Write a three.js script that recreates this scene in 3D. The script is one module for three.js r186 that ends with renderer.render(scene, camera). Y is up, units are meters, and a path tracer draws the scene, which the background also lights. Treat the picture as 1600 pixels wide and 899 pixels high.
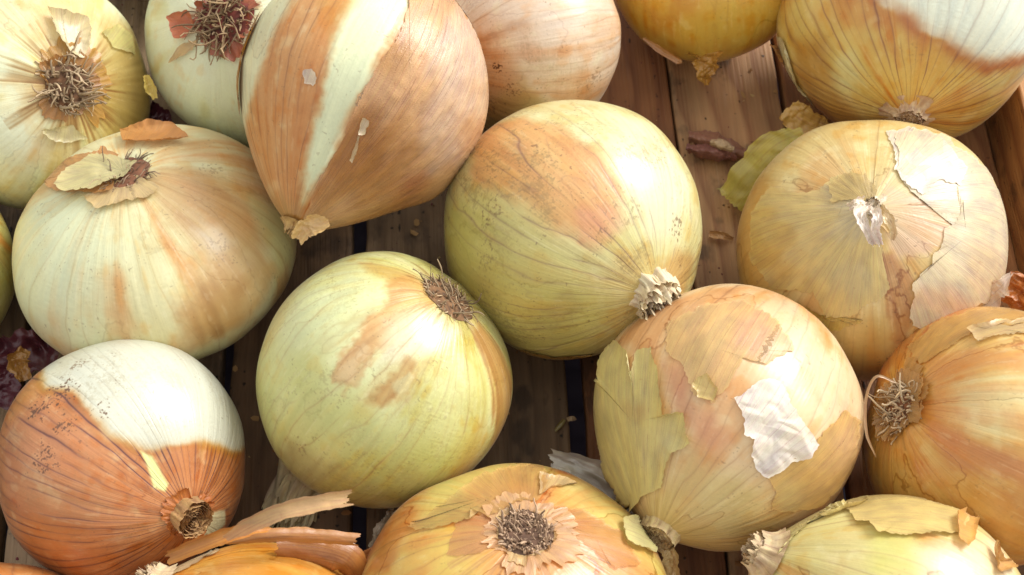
import * as THREE from 'three';
import { mergeGeometries } from 'three/addons/utils/BufferGeometryUtils.js';

// ------------------------------------------------------------------ camera, sky, sun, exposure
const scene = new THREE.Scene();
const W0 = 1600, H0 = 899, FPX = 2030, PITCH = THREE.MathUtils.degToRad(65), DIST = 0.435;
const camera = new THREE.PerspectiveCamera(2 * Math.atan(H0 / 2 / FPX) * 180 / Math.PI, W0 / H0, 0.02, 30);
const EYE = new THREE.Vector3(0, 0.043 + DIST * Math.sin(PITCH), DIST * Math.cos(PITCH));
camera.position.copy(EYE);
camera.lookAt(0, 0.043, 0);
camera.focus = 0.398;
camera.userData.fStop = 24;

const SUN = new THREE.Vector3(0.68, 0.54, -0.5).normalize();
{ // overcast sky: one smooth pale dome, a little brighter overhead and round the veiled sun
  const w = 256, h = 128, d = new Float32Array(w * h * 4);
  for (let j = 0; j < h; j++) for (let i = 0; i < w; i++) {
    const el = ((j + 0.5) / h - 0.5) * Math.PI, az = ((i + 0.5) / w - 0.5) * 2 * Math.PI;
    const x = Math.cos(el) * Math.cos(az), y = Math.sin(el), z = Math.cos(el) * Math.sin(az);
    let l = y > 0 ? 0.34 + 0.66 * y : 0.34 * Math.max(0.25, 1 + 3 * y);
    const c = Math.max(0, x * SUN.x + y * SUN.y + z * SUN.z);
    l += 1.6 * Math.pow(c, 10) * Math.max(0, Math.min(1, 0.5 + 4 * y));
    const k = (j * w + i) * 4;
    d[k] = l * 1.0; d[k + 1] = l * 0.99; d[k + 2] = l * 0.97; d[k + 3] = 1;
  }
  const t = new THREE.DataTexture(d, w, h, THREE.RGBAFormat, THREE.FloatType);
  t.mapping = THREE.EquirectangularReflectionMapping; t.magFilter = t.minFilter = THREE.LinearFilter; t.needsUpdate = true;
  scene.background = t; scene.environment = t;
  scene.backgroundIntensity = 0.76; scene.environmentIntensity = 0.76;
}
const sun = new THREE.DirectionalLight(new THREE.Color(0.985, 0.99, 1.0), 2.4);
sun.position.copy(SUN); sun.castShadow = true; sun.shadow.radius = 48;
sun.shadow.mapSize.set(4096, 4096);
Object.assign(sun.shadow.camera, { left: -0.4, right: 0.4, top: 0.4, bottom: -0.4, near: 0.01, far: 3 });
scene.add(sun); scene.add(sun.target);
const EXPOSURE = 1.6;

// ------------------------------------------------------------------ small helpers
const V = (x, y, z) => new THREE.Vector3(x, y, z);
function rng(seed) { let s = seed >>> 0 || 1; return () => { s |= 0; s = s + 0x6D2B79F5 | 0; let t = Math.imul(s ^ s >>> 15, 1 | s); t = t + Math.imul(t ^ t >>> 7, 61 | t) ^ t; return ((t ^ t >>> 14) >>> 0) / 4294967296; }; }
const PERM = new Uint8Array(512), VAL = new Float32Array(256);
{ const r = rng(77); const p = [...Array(256).keys()]; for (let i = 255; i > 0; i--) { const j = Math.floor(r() * (i + 1)); [p[i], p[j]] = [p[j], p[i]]; } for (let i = 0; i < 512; i++) PERM[i] = p[i & 255]; for (let i = 0; i < 256; i++) VAL[i] = r() * 2 - 1; }
function noise(x, y, z) { // smooth value noise, -1 .. 1
  const xf = Math.floor(x), yf = Math.floor(y), zf = Math.floor(z);
  let u = x - xf, v = y - yf, w = z - zf;
  u = u * u * (3 - 2 * u); v = v * v * (3 - 2 * v); w = w * w * (3 - 2 * w);
  const X = xf & 255, Y = yf & 255, Z = zf & 255, X1 = X + 1 & 255, Y1 = Y + 1 & 255, Z1 = Z + 1 & 255;
  const a = PERM[X] , b = PERM[X1], aa = PERM[a + Y], ab = PERM[a + Y1], ba = PERM[b + Y], bb = PERM[b + Y1];
  const n000 = VAL[PERM[aa + Z]], n100 = VAL[PERM[ba + Z]], n010 = VAL[PERM[ab + Z]], n110 = VAL[PERM[bb + Z]];
  const n001 = VAL[PERM[aa + Z1]], n101 = VAL[PERM[ba + Z1]], n011 = VAL[PERM[ab + Z1]], n111 = VAL[PERM[bb + Z1]];
  const x00 = n000 + u * (n100 - n000), x10 = n010 + u * (n110 - n010), x01 = n001 + u * (n101 - n001), x11 = n011 + u * (n111 - n011);
  const y0 = x00 + v * (x10 - x00), y1 = x01 + v * (x11 - x01);
  return y0 + w * (y1 - y0);
}
function fbm(x, y, z, o) { let s = 0, a = 0.5; for (let i = 0; i < o; i++) { s += a * noise(x, y, z); x = x * 2.03 + 17.1; y = y * 2.03 + 5.7; z = z * 2.03 + 9.3; a *= 0.5; } return s; }
const clamp01 = (x) => x < 0 ? 0 : x > 1 ? 1 : x;
const smooth = (a, b, x) => { const t = clamp01((x - a) / (b - a)); return t * t * (3 - 2 * t); };
const hex = (s) => { const n = parseInt(s.slice(1), 16); return [n >> 16, n >> 8 & 255, n & 255]; };
const taken = {};
function numbered(n) { const k = taken[n] = (taken[n] ?? -1) + 1; return k ? n + '_' + String(k).padStart(3, '0') : n; }
function thing(name, label, category, base, group) {
  const o = new THREE.Group(); o.name = numbered(name); o.position.copy(base); scene.add(o);
  o.userData = { label, category }; if (group) o.userData.group = group;
  return o;
}
function part(name, geo, mat, parent, label) {
  const m = new THREE.Mesh(geo, mat); m.name = name; m.castShadow = m.receiveShadow = true;
  if (label) m.userData.label = label;
  parent.add(m); return m;
}
// camera-facing directions, only used to lay the things out as in the photograph
const CR = V(1, 0, 0), CU = V(0, Math.cos(PITCH), -Math.sin(PITCH)), CZ = V(0, Math.sin(PITCH), Math.cos(PITCH));
const ray = (px, py) => V(0, 0, 0).addScaledVector(CR, (px - W0 / 2) / FPX).addScaledVector(CU, (H0 / 2 - py) / FPX).sub(CZ).normalize();
const at = (px, py, h) => { const d = ray(px, py); return EYE.clone().addScaledVector(d, (h - EYE.y) / d.y); };

// growing mesh buffer: positions, uvs, colours, indices
class MB {
  constructor() { this.p = []; this.u = []; this.c = []; this.i = []; }
  v(p, u = 0, w = 0, c = [1, 1, 1]) { this.p.push(p.x, p.y, p.z); this.u.push(u, w); this.c.push(c[0], c[1], c[2]); return this.p.length / 3 - 1; }
  grid(n, m, fn, close) { // fn(i, j) -> [Vector3, u, v, colour]
    const s = this.p.length / 3;
    for (let j = 0; j <= m; j++) for (let i = 0; i <= n; i++) this.v(...fn(i, j));
    for (let j = 0; j < m; j++) for (let i = 0; i < n; i++) { const a = s + j * (n + 1) + i, b = a + 1, c = a + n + 1, d = c + 1; this.i.push(a, b, d, a, d, c); }
    return this;
  }
  tube(pts, rad, sides, col) {
    const s = this.p.length / 3, n = pts.length; let nrm = V(0.3, 1, 0.2).normalize();
    for (let k = 0; k < n; k++) {
      const t = pts[Math.min(k + 1, n - 1)].clone().sub(pts[Math.max(k - 1, 0)]).normalize();
      nrm.addScaledVector(t, -nrm.dot(t)); if (nrm.lengthSq() < 1e-6) nrm.set(t.y, t.z, t.x); nrm.normalize();
      const b = t.clone().cross(nrm), r = typeof rad === 'function' ? rad(k / (n - 1)) : rad;
      const c = typeof col === 'function' ? col(k / (n - 1)) : col;
      for (let q = 0; q <= sides; q++) { const a = q / sides * 2 * Math.PI; this.v(pts[k].clone().addScaledVector(nrm, Math.cos(a) * r).addScaledVector(b, Math.sin(a) * r), q / sides, k / n, c); }
    }
    for (let k = 0; k < n - 1; k++) for (let q = 0; q < sides; q++) { const a = s + k * (sides + 1) + q, b = a + 1, c = a + sides + 1, d = c + 1; this.i.push(a, c, d, a, d, b); }
    const e = this.v(pts[n - 1], 0, 1, typeof col === 'function' ? col(1) : col), l = s + (n - 1) * (sides + 1);
    for (let q = 0; q < sides; q++) this.i.push(l + q, e, l + q + 1);
    return this;
  }
  geo() {
    const g = new THREE.BufferGeometry();
    g.setAttribute('position', new THREE.Float32BufferAttribute(this.p, 3)); g.setAttribute('uv', new THREE.Float32BufferAttribute(this.u, 2));
    g.setAttribute('color', new THREE.Float32BufferAttribute(this.c, 3)); g.setIndex(this.i); g.computeVertexNormals(); return g;
  }
}
function dataTex(bytes, w, h, srgb) {
  const t = new THREE.DataTexture(bytes, w, h, THREE.RGBAFormat); t.wrapS = t.wrapT = THREE.RepeatWrapping; t.magFilter = THREE.LinearFilter; t.minFilter = THREE.LinearMipmapLinearFilter; t.generateMipmaps = true;
  if (srgb) t.colorSpace = THREE.SRGBColorSpace; t.needsUpdate = true; return t;
}
function dataTex1(bytes, w, h) { // one channel
  const t = new THREE.DataTexture(bytes, w, h, THREE.RedFormat); t.wrapS = t.wrapT = THREE.RepeatWrapping; t.magFilter = t.minFilter = THREE.LinearFilter; t.unpackAlignment = 1; t.needsUpdate = true; return t;
}
// tileable noise on the unit square
const tile = (u, v, fu, fv, s) => noise(Math.cos(u * 6.2832) * fu / 6.2832 + s, Math.sin(u * 6.2832) * fu / 6.2832 + 3 * s, (v < 0.5 ? v : 1 - v) * 2 * fv + s);

// ------------------------------------------------------------------ materials shared by many things
const PAPER = (() => { // dry onion skin: fibres along v, faint veins, blotches
  const n = 512, c = new Uint8Array(n * n * 4), b = new Uint8Array(n * n);
  for (let j = 0; j < n; j++) for (let i = 0; i < n; i++) {
    const u = i / n, v = j / n, wu = u + 0.012 * tile(u, v, 6, 3, 4.1);
    const f1 = tile(wu, v, 90, 2.5, 1.3), f2 = tile(wu, v, 220, 5, 7.7), bl = tile(u, v, 9, 7, 2.2) * 0.6 + tile(u, v, 22, 16, 9.2) * 0.4, fi = tile(u, v, 300, 150, 5.5);
    const q = Math.abs(((wu * 15 + 0.25 * tile(u, v, 4, 4, 8.1)) % 1 + 1) % 1 - 0.5), vein = (1 - smooth(0.0, 0.045, q)) * smooth(-0.5, 0.4, tile(wu, v, 30, 5, 3.3));
    const g = 0.95 + 0.022 * f1 + 0.02 * f2 + 0.10 * bl + 0.03 * fi - 0.13 * vein, spot = 0.5 * smooth(0.82, 0.92, tile(u, v, 60, 50, 6.6));
    const k = (j * n + i) * 4;
    c[k] = 255 * clamp01(g - 0.10 * spot); c[k + 1] = 255 * clamp01(g - 0.015 + 0.03 * f1 - 0.06 * vein - 0.2 * spot); c[k + 2] = 255 * clamp01(g - 0.05 * bl - 0.04 * vein - 0.22 * spot); c[k + 3] = 255;
    b[j * n + i] = 255 * clamp01(0.5 + 0.07 * f1 + 0.05 * f2 + 0.3 * bl + 0.06 * fi + 0.14 * vein);
  }
  return { map: dataTex(c, n, n, true), bump: dataTex1(b, n, n) };
})();
const skins = {};
function skinMat(col, o = {}) {
  const key = col + JSON.stringify(o);
  return skins[key] ??= new THREE.MeshPhysicalMaterial({ color: new THREE.Color(col).offsetHSL(0, 0.05, 0.04), map: PAPER.map, bumpMap: PAPER.bump, bumpScale: o.bump ?? 0.0003, roughness: o.rough ?? 0.4, side: THREE.DoubleSide, transmission: o.trans ?? 0.16, thickness: 0, clearcoat: o.coat ?? 0.3, clearcoatRoughness: 0.35, vertexColors: !!o.vc, opacity: o.op ?? 1, transparent: (o.op ?? 1) < 1 });
}
const ROOTMAT = new THREE.MeshStandardMaterial({ color: 0xffffff, vertexColors: true, roughness: 0.85 });
const NECKMAT = new THREE.MeshPhysicalMaterial({ color: 0xffffff, vertexColors: true, map: PAPER.map, bumpMap: PAPER.bump, bumpScale: 0.0005, roughness: 0.75, side: THREE.DoubleSide, transmission: 0.1, thickness: 0 });
const lin = (s) => new THREE.Color(s).toArray();

// ------------------------------------------------------------------ onions
function frame(o) { // shape, place and turn of one onion
  const [px, py, rp] = o.c, rd = ray(px, py), asp = o.asp ?? 0.9;
  const F = rd.clone().negate(), Rt = CU.clone().cross(F).normalize(), Up = F.clone().cross(Rt);
  let ax;
  const to = (q) => { let x = (q[0] - px) / rp, y = (py - q[1]) / rp; const l = Math.hypot(x, y), m = o.am ?? 0.985; if (l > m) { x *= m / l; y *= m / l; } return V(0, 0, 0).addScaledVector(Rt, x).addScaledVector(Up, y).addScaledVector(F, Math.sqrt(Math.max(0, 1 - x * x - y * y))).normalize(); };
  if (o.neckAt) ax = to(o.neckAt); else if (o.rootAt) ax = to(o.rootAt).negate(); else ax = V(0, 0, 0).addScaledVector(Rt, o.neckDir[0]).addScaledVector(Up, o.neckDir[1]).addScaledVector(F, o.neckDir[2]).normalize();
  const k = rp / FPX * (-rd.dot(CZ)), sup = k * Math.sqrt((1 - ax.y * ax.y) + asp * asp * ax.y * ax.y) * 0.98;
  const d = (EYE.y - (o.raise ?? 0)) / (sup - rd.y);
  o.C = EYE.clone().addScaledVector(rd, d); o.a = k * d; o.b = o.a * asp; o.ax = ax; o.mm = d / FPX * (-rd.dot(CZ));   // metres per photo pixel at the onion
  const ref = Math.abs(ax.dot(F)) > 0.95 ? Up : F; // seam of the longitude on the far side
  const X = ref.clone().negate().addScaledVector(ax, ref.dot(ax)).normalize(), Z = X.clone().cross(ax);
  o.X = X; o.Z = Z; o.F = F; o.seed = (o.seed ?? px * 0.013 + py * 0.031) % 97;
  const fl = toLocal(o, F); // frame for laying patches out round the side one sees
  o.f = fl; const e = Math.abs(fl.y) < 0.9 ? V(0, 1, 0) : V(1, 0, 0); o.e1 = e.clone().cross(fl).normalize(); o.e2 = fl.clone().cross(o.e1);
  return o;
}
const toLocal = (o, w) => V(w.dot(o.X), w.dot(o.ax), w.dot(o.Z));
const toWorld = (o, l) => V(0, 0, 0).addScaledVector(o.X, l.x).addScaledVector(o.ax, l.y).addScaledVector(o.Z, l.z);
function radius(o, l) { // l: unit direction in the onion's own axes
  const ct = l.y < -1 ? -1 : l.y > 1 ? 1 : l.y, th = Math.acos(ct), s2 = 1 - ct * ct, b = ct > 0 ? o.b * (o.bn ?? 1) : o.b * (o.br ?? 1);
  const e = o.pw ?? 2;
  let r = e === 2 ? 1 / Math.sqrt(s2 / (o.a * o.a) + ct * ct / (b * b)) : Math.pow(Math.pow(Math.sqrt(s2) / o.a, e) + Math.pow(Math.abs(ct) / b, e), -1 / e);
  r += o.a * ((o.np ?? 0.06) * Math.exp(-Math.pow(th / (o.nw ?? 0.25), 1.4)) - (o.rp ?? 0.05) * Math.exp(-Math.pow((Math.PI - th) / 0.22, 2)));
  const s = o.seed;
  r *= 1 + (o.lobe ?? 0.045) * noise(l.x * 1.5 + s, l.y * 1.5 + s, l.z * 1.5);
  const q = Math.sqrt(s2) + 1e-6, cx = l.x / q, cz = l.z / q;
  r += o.a * Math.min(1, q * 2.5) * ((o.ridge ?? 0.010) * noise(cx * 3.2 + s, cz * 3.2, th * 0.8) + 0.0022 * noise(cx * 9 + s, cz * 9, th * 1.6 + 4));
  if (o.bumps) for (const m of o.bumps) { const d = l.dot(m.l); if (d > 0) r += o.a * m.h * Math.exp((d - 1) * m.k); }
  return r;
}
function hit(o, px, py) { // the point of the onion's surface seen at a place of the photograph -> {l, p, miss}
  const d = ray(px, py), oc = EYE.clone().sub(o.C), b = oc.dot(d), R = o.a * 1.3, disc = b * b - oc.lengthSq() + R * R;
  let t = disc > 0 ? -b - Math.sqrt(disc) : -b, p = V(0, 0, 0), best = 1e9, bt = t;
  for (let i = 0; i < 40; i++) {
    p.copy(EYE).addScaledVector(d, t).sub(o.C); const len = p.length(), l = toLocal(o, p).divideScalar(len), g = len - radius(o, l);
    if (g < best) { best = g; bt = t; }
    if (Math.abs(g) < 2e-6) return { l, g: 0 };
    t += g * 0.8; if (t > -b + R) break;
  }
  p.copy(EYE).addScaledVector(d, bt).sub(o.C);
  return { l: toLocal(o, p).normalize(), g: best };
}
const onSurf = (o, l, up = 0) => toWorld(o, l).multiplyScalar(radius(o, l) + up).add(o.C);
function azim(o, l, out) { const c = l.x * o.f.x + l.y * o.f.y + l.z * o.f.z, a = l.x * o.e1.x + l.y * o.e1.y + l.z * o.e1.z, b = l.x * o.e2.x + l.y * o.e2.y + l.z * o.e2.z, s = Math.sqrt(a * a + b * b) + 1e-9, k = Math.acos(c < -1 ? -1 : c > 1 ? 1 : c) / s; out[0] = a * k; out[1] = b * k; return out; }

function paint(o) { // skin colours of one onion over longitude and latitude
  const W = o.small ? 640 : 1216, H = W / 2, col = new Uint8Array(W * H * 4), bmp = new Uint8Array(W * H), s = o.seed;
  const P = o.pal, c0 = hex(P[0]), c1 = hex(P[1]), c2 = hex(P[2]), v = { n: 44, w: 0.55, s: 0.5, c: '#7a4a34', web: 0, ...o.veins }, vc = hex(v.c), D = { specks: 0.25, dirt: 0, ...o.dirt };
  const stk = o.streak ?? 0.5, mix = o.mix ?? 0;
  const regs = (o.regions ?? []).map((g) => {
    const r = { k: 1, soft: 0.03, jag: 0.05, st: 0.0, vein: 1, tex: 0.25, ...g, col: hex(g.col) }; if (g.rim) r.rimc = hex(g.rim);
    const pts = g.p ?? (() => { const [x, y, a, b, t = 0] = g.o, q = []; for (let i = 0; i < 14; i++) { const w = i / 14 * 6.2832, e = Math.cos(w) * a, f = Math.sin(w) * b, T = t * Math.PI / 180; q.push([x + e * Math.cos(T) - f * Math.sin(T), y + e * Math.sin(T) + f * Math.cos(T)]); } return q; })();
    r.poly = pts.map(([x, y]) => { const h = hit(o, x, y), q = azim(o, h.l, [0, 0]); if (h.g > 0) { const k = 1 + 1.1 * h.g / o.a; q[0] *= k; q[1] *= k; } return q; });
    let m = [9, 9, -9, -9]; for (const [a, b] of r.poly) { m[0] = Math.min(m[0], a); m[1] = Math.min(m[1], b); m[2] = Math.max(m[2], a); m[3] = Math.max(m[3], b); }
    const pad = r.soft + r.jag + r.st + (r.rw ?? 0) * 2 + 0.02; r.box = [m[0] - pad, m[1] - pad, m[2] + pad, m[3] + pad]; return r;
  });
  const l = V(0, 0, 0), q = [0, 0], rr = rng(Math.floor(s * 1000) + 3), vr = Array.from({ length: 512 }, () => rr());
  for (let j = 0; j < H; j++) {
    const th = (j + 0.5) / H * Math.PI, st = Math.sin(th), ct = Math.cos(th), rootD = Math.PI - th;
    for (let i = 0; i < W; i++) {
      const ph = (i + 0.5) / W * 2 * Math.PI, cp = Math.cos(ph), sp = Math.sin(ph); l.set(st * cp, ct, st * sp);
      if ((i & 1) && l.dot(o.f) < -0.4) { const k4 = (j * W + i) * 4; for (let z = 0; z < 4; z++) col[k4 + z] = col[k4 - 4 + z]; bmp[j * W + i] = bmp[j * W + i - 1]; continue; }
      // soft patches and long streaks that run from pole to pole
      const low = fbm(cp * 1.6 + s, sp * 1.6 + s, th * 0.8, 2), s1 = noise(cp * 7 + s * 2, sp * 7, th * 0.9), s2 = noise(cp * 22 + s, sp * 22 + 3, th * 1.4 + 8), s3 = noise(cp * 60, sp * 60 + s, th * 3), bl = fbm(l.x * 4 + s, l.y * 4, l.z * 4 + s, 3), fine = noise(l.x * 46, l.y * 46 + s, l.z * 46), fine2 = noise(l.x * 110, l.y * 110, l.z * 110 + s);
      let m1 = clamp01(0.5 + mix + 1.1 * low + stk * (0.4 * s1 + 0.22 * s2) + 0.5 * bl), m2 = smooth(0.05, 0.75, s1 * 0.5 + s2 * 0.35 * stk + bl * 0.9 + low * 0.5 - (o.deep ?? 0.1));
      let r = c0[0] + (c1[0] - c0[0]) * m1, g = c0[1] + (c1[1] - c0[1]) * m1, b = c0[2] + (c1[2] - c0[2]) * m1;
      r += (c2[0] - r) * m2 * 0.9; g += (c2[1] - g) * m2 * 0.9; b += (c2[2] - b) * m2 * 0.9; { const bt = smooth(0.2, 0.7, noise(l.x * 2.3 + s * 5, l.y * 2.3, l.z * 2.3) + 0.35 * s1 + 0.25 * bl) * (o.blush ?? 0.4); r += (192 - r) * bt; g += (116 - g) * bt; b += (52 - b) * bt; }
      const mot = fbm(l.x * 8 + s, l.y * 8, l.z * 8, 3), m3 = smooth(0.1, 0.55, mot + 0.25 * s2), m4 = smooth(0.12, 0.5, -mot - 0.2 * s1);
      r += (236 - r) * 0.26 * m4; g += (228 - g) * 0.26 * m4; b += (178 - b) * 0.26 * m4; g -= 15 * m3; b -= 24 * m3; r -= 3 * m3;
      let vk = 1, ba = 0, edge = 0, step = 0;
      if (regs.length) {
        azim(o, l, q); const w1 = noise(l.x * 5 + s, l.y * 5, l.z * 5), w2 = noise(l.x * 14, l.y * 14 + s, l.z * 14), w3 = noise(l.x * 36, l.y * 36 + s, l.z * 36);
        for (const R of regs) {
          const qa = q[0], qb = q[1], B = R.box; if (qa < B[0] || qb < B[1] || qa > B[2] || qb > B[3]) continue;
          let dd = 1e9, ins = false; const p = R.poly;
          for (let x = 0, y = p.length - 1; x < p.length; y = x++) {
            const ax = p[x][0], ay = p[x][1], bx = p[y][0], by = p[y][1], ex = bx - ax, ey = by - ay; let t = ((qa - ax) * ex + (qb - ay) * ey) / (ex * ex + ey * ey + 1e-12); t = clamp01(t);
            const ux = qa - ax - ex * t, uy = qb - ay - ey * t, d2 = ux * ux + uy * uy; if (d2 < dd) dd = d2;
            if ((ay > qb) !== (by > qb) && qa < (bx - ax) * (qb - ay) / (by - ay) + ax) ins = !ins;
          }
          let sd = Math.sqrt(dd) * (ins ? -1 : 1); sd += R.jag * (0.6 * w1 + 0.35 * w2 + 0.2 * w3) + R.st * (0.6 * s2 + 0.5 * s1);
          let k = R.k * smooth(R.soft, -R.soft, sd);
          if (k > 0.002) {
            k *= 1 - R.tex * clamp01(0.5 + 0.9 * bl + 0.5 * s2); const z = R.flat ? 0 : 14 * s2 + 10 * bl;
            r += (R.col[0] + z - r) * k; g += (R.col[1] + z * 0.9 - g) * k; b += (R.col[2] + z * 0.6 - b) * k; vk += (R.vein - vk) * k; if (R.h) ba += R.h * k;
          }
          if (R.rimc) { const e = Math.exp(-Math.pow(sd / R.rw, 2)) * (R.rk ?? 0.7) * clamp01(0.75 + 0.7 * w1); r += (R.rimc[0] - r) * e; g += (R.rimc[1] - g) * e; b += (R.rimc[2] - b) * e; }
        }
      }
      { const pa = o.pale ?? 0.10, w0 = clamp01((g - 150) / 70) * (r - b > 0 ? 1 : 0) * (o.neutral ?? 1); r += (226 - r) * pa; g += (227 - g) * pa; b += (212 - b) * pa; b += w0 * 6; r -= w0 * 4; g += w0 * 1; }
      // edges of torn outer layers, scuffs, thin soil film
      const ly = o.layers ?? 0.5;
      if (ly > 0) {
        const F = noise(cp * 1.9 + s * 3, sp * 1.9, th * 1.2) + 0.3 * noise(cp * 6 + s, sp * 6 + 5, th * 3) + 0.05 * noise(l.x * 22, l.y * 22 + s, l.z * 22) + 0.02 * noise(l.x * 60, l.y * 60, l.z * 60 + s) - 0.22, on = smooth(0, 0.012, F), ed = Math.exp(-F * F / 0.00022);
        const q = on * 0.30 * ly * (0.6 + 0.5 * bl + 0.4 * s2); r += (176 - r) * q; g += (120 - g) * q; b += (58 - b) * q; edge = ed * ly; r -= 46 * edge; g -= 52 * edge; b -= 44 * edge; step = on * ly;
      }
      { const sf = smooth(0.55, 0.85, noise(cp * 44 + s, sp * 44, th * 7) + 0.25 * fine) * 0.12; r += (242 - r) * sf; g += (236 - g) * sf; b += (214 - b) * sf;
        const so = smooth(0.12, 0.5, fbm(l.x * 3.1 + s, l.y * 3.1 + 7, l.z * 3.1, 2) + 0.28 * fine + 0.3 * fine2 + 0.2 * s3) * (0.07 + D.dirt * 0.5); r += (112 - r) * so; g += (92 - g) * so; b += (56 - b) * so; }
      // poles
      const pn = o.neckCol, pr = o.rootCol;
      if (pn && th < pn[1] * 1.6) { const k = smooth(pn[1] * 1.5, pn[1] * 0.3, th * (1 + 0.5 * s2 + 0.4 * bl)) * (pn[2] ?? 0.9); const c = pn.c ??= hex(pn[0]); r += (c[0] + 30 * s2 - r) * k; g += (c[1] + 30 * s2 - g) * k; b += (c[2] + 24 * s2 - b) * k; }
      if (pr && rootD < pr[1] * 1.6) { const k = smooth(pr[1] * 1.5, pr[1] * 0.3, rootD * (1 + 0.6 * s2 + 0.5 * bl)) * (pr[2] ?? 0.9); const c = pr.c ??= hex(pr[0]); r += (c[0] + 34 * s2 - r) * k; g += (c[1] + 30 * s2 - g) * k; b += (c[2] + 20 * s2 - b) * k; }
      // veins: fine dark lines from pole to pole
      let vn = 0;
      if (v.s > 0) {
        const f = ph / 6.283185 * v.n + 1.0 * noise(cp * 3 + s, sp * 3, th * 0.9) + 0.3 * noise(cp * 9, sp * 9 + s, th * 2.6) + 0.1 * noise(cp * 20, sp * 20 + s, th * 9), id = ((Math.round(f) % 512) + 512) % 512, dm = Math.abs(f - Math.round(f)) / v.n * 6.283185 * Math.max(st, 0.1) * o.a * 1000;
        const w = v.w * 0.8 * (0.55 + 0.6 * vr[id % Math.round(v.n)]) * smooth(0, 0.9, st), al = smooth(-0.75, 0.5, noise(id * 3.7, th * 2.2, s) + 0.4 * noise(id * 1.7, th * 9, s)) * (0.35 + 0.65 * vr[(id % Math.round(v.n)) + 100]);
        vn = Math.exp(-Math.pow(dm / (w * 0.5 + 0.05), 2)) * al * smooth(0.03, 0.25, st) * 0.85;
        vn += 0.3 * Math.exp(-Math.pow(dm / (w * 2.2), 2)) * al;
        if (v.web) { const g1 = Math.abs(noise(cp * 11 + s + 0.4 * bl, sp * 11, th * 5.5 + bl)) , g2 = smooth(0.06, 0.0, g1) * smooth(-0.1, 0.5, noise(l.x * 3.3, l.y * 3.3 + s, l.z * 3.3)); vn += v.web * 0.5 * g2; }
        const k = clamp01(vn * v.s * vk); r += (vc[0] - r) * k; g += (vc[1] - g) * k; b += (vc[2] - b) * k;
      }
      // specks and dirt
      const sk = smooth(0.70, 0.80, noise(l.x * 62 + s, l.y * 62, l.z * 62)) * smooth(0.0, 0.45, noise(l.x * 9, l.y * 9, l.z * 9 + s)) * D.specks * 0.6;
      r += (78 - r) * sk; g += (56 - g) * sk; b += (40 - b) * sk;
      if (D.dirt) { const dk = smooth(0.18, 0.5, bl + 0.35 * fine + 0.3 * fine2 - 0.15) * D.dirt; r += (96 - r) * dk; g += (80 - g) * dk; b += (52 - b) * dk; }
      if (D.at) for (const z of D.at) { const h = z.l ??= hit(o, z.p[0], z.p[1]).l, e = (1 - l.dot(h)) * 2, w = z.p[2] * o.mm / o.a; if (e < w * w) { const k = smooth(0.25, 0.62, 0.8 - e / (w * w) + 0.7 * fine + 0.6 * noise(l.x * 130 + s, l.y * 130, l.z * 130) + 0.9 * noise(l.x * 64, l.y * 64 + s, l.z * 64) - 0.66) * (z.k ?? 0.8) * 0.9; r += (84 - r) * k; g += (54 - g) * k; b += (36 - b) * k; } }
      const gr = 1 + 0.018 * fine + 0.014 * fine2 + 0.015 * s3 * stk, k4 = (j * W + i) * 4;
      col[k4] = Math.max(0, Math.min(255, r * gr)); col[k4 + 1] = Math.max(0, Math.min(255, g * gr)); col[k4 + 2] = Math.max(0, Math.min(255, b * gr)); col[k4 + 3] = 255;
      bmp[j * W + i] = 255 * clamp01(0.5 + (0.10 * s2 + 0.05 * s3 + 0.03 * noise(cp * 130 + s, sp * 130, th * 5)) * Math.min(1, st * 3) + 0.13 * bl + 0.05 * mot + 0.018 * fine + 0.012 * fine2 + 0.05 * noise(cp * 16 + s, sp * 16, th * 70) * smooth(0.1, 0.5, bl + low) + ba + 0.09 * step + 0.06 * edge - 0.18 * Math.min(1, vn) * v.s);
    }
  }
  return { map: dataTex(col, W, H, true), bump: dataTex1(bmp, W, H) };
}
function w1n(l, s) { return noise(l.x * 20 + s, l.y * 20, l.z * 20); }

function bodyGeo(o, base) {
  const N = o.small ? 96 : 208, M = o.small ? 64 : 136, p = new Float32Array((N + 1) * (M + 1) * 3), u = new Float32Array((N + 1) * (M + 1) * 2), idx = [], l = V(0, 0, 0);
  for (let j = 0; j <= M; j++) for (let i = 0; i <= N; i++) {
    const th = j / M * Math.PI, ph = (i % N) / N * 2 * Math.PI; l.set(Math.sin(th) * Math.cos(ph), Math.cos(th), Math.sin(th) * Math.sin(ph));
    const w = onSurf(o, l).sub(base), k = j * (N + 1) + i; p[k * 3] = w.x; p[k * 3 + 1] = w.y; p[k * 3 + 2] = w.z; u[k * 2] = i / N; u[k * 2 + 1] = j / M;
  }
  for (let j = 0; j < M; j++) for (let i = 0; i < N; i++) { const a = j * (N + 1) + i, b = a + 1, c = a + N + 1, d = c + 1; if (j) idx.push(a, b, d); if (j < M - 1 || !j) idx.push(a, d, c); else idx.push(a, d, c); }
  const g = new THREE.BufferGeometry(); g.setAttribute('position', new THREE.BufferAttribute(p, 3)); g.setAttribute('uv', new THREE.BufferAttribute(u, 2)); g.setIndex(idx); g.computeVertexNormals();
  const n = g.attributes.normal, t = V(0, 0, 0);
  for (let j = 0; j <= M; j++) { const a = j * (N + 1), b = a + N; t.set(n.getX(a) + n.getX(b), n.getY(a) + n.getY(b), n.getZ(a) + n.getZ(b)).normalize(); n.setXYZ(a, t.x, t.y, t.z); n.setXYZ(b, t.x, t.y, t.z); }
  return g;
}
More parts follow.
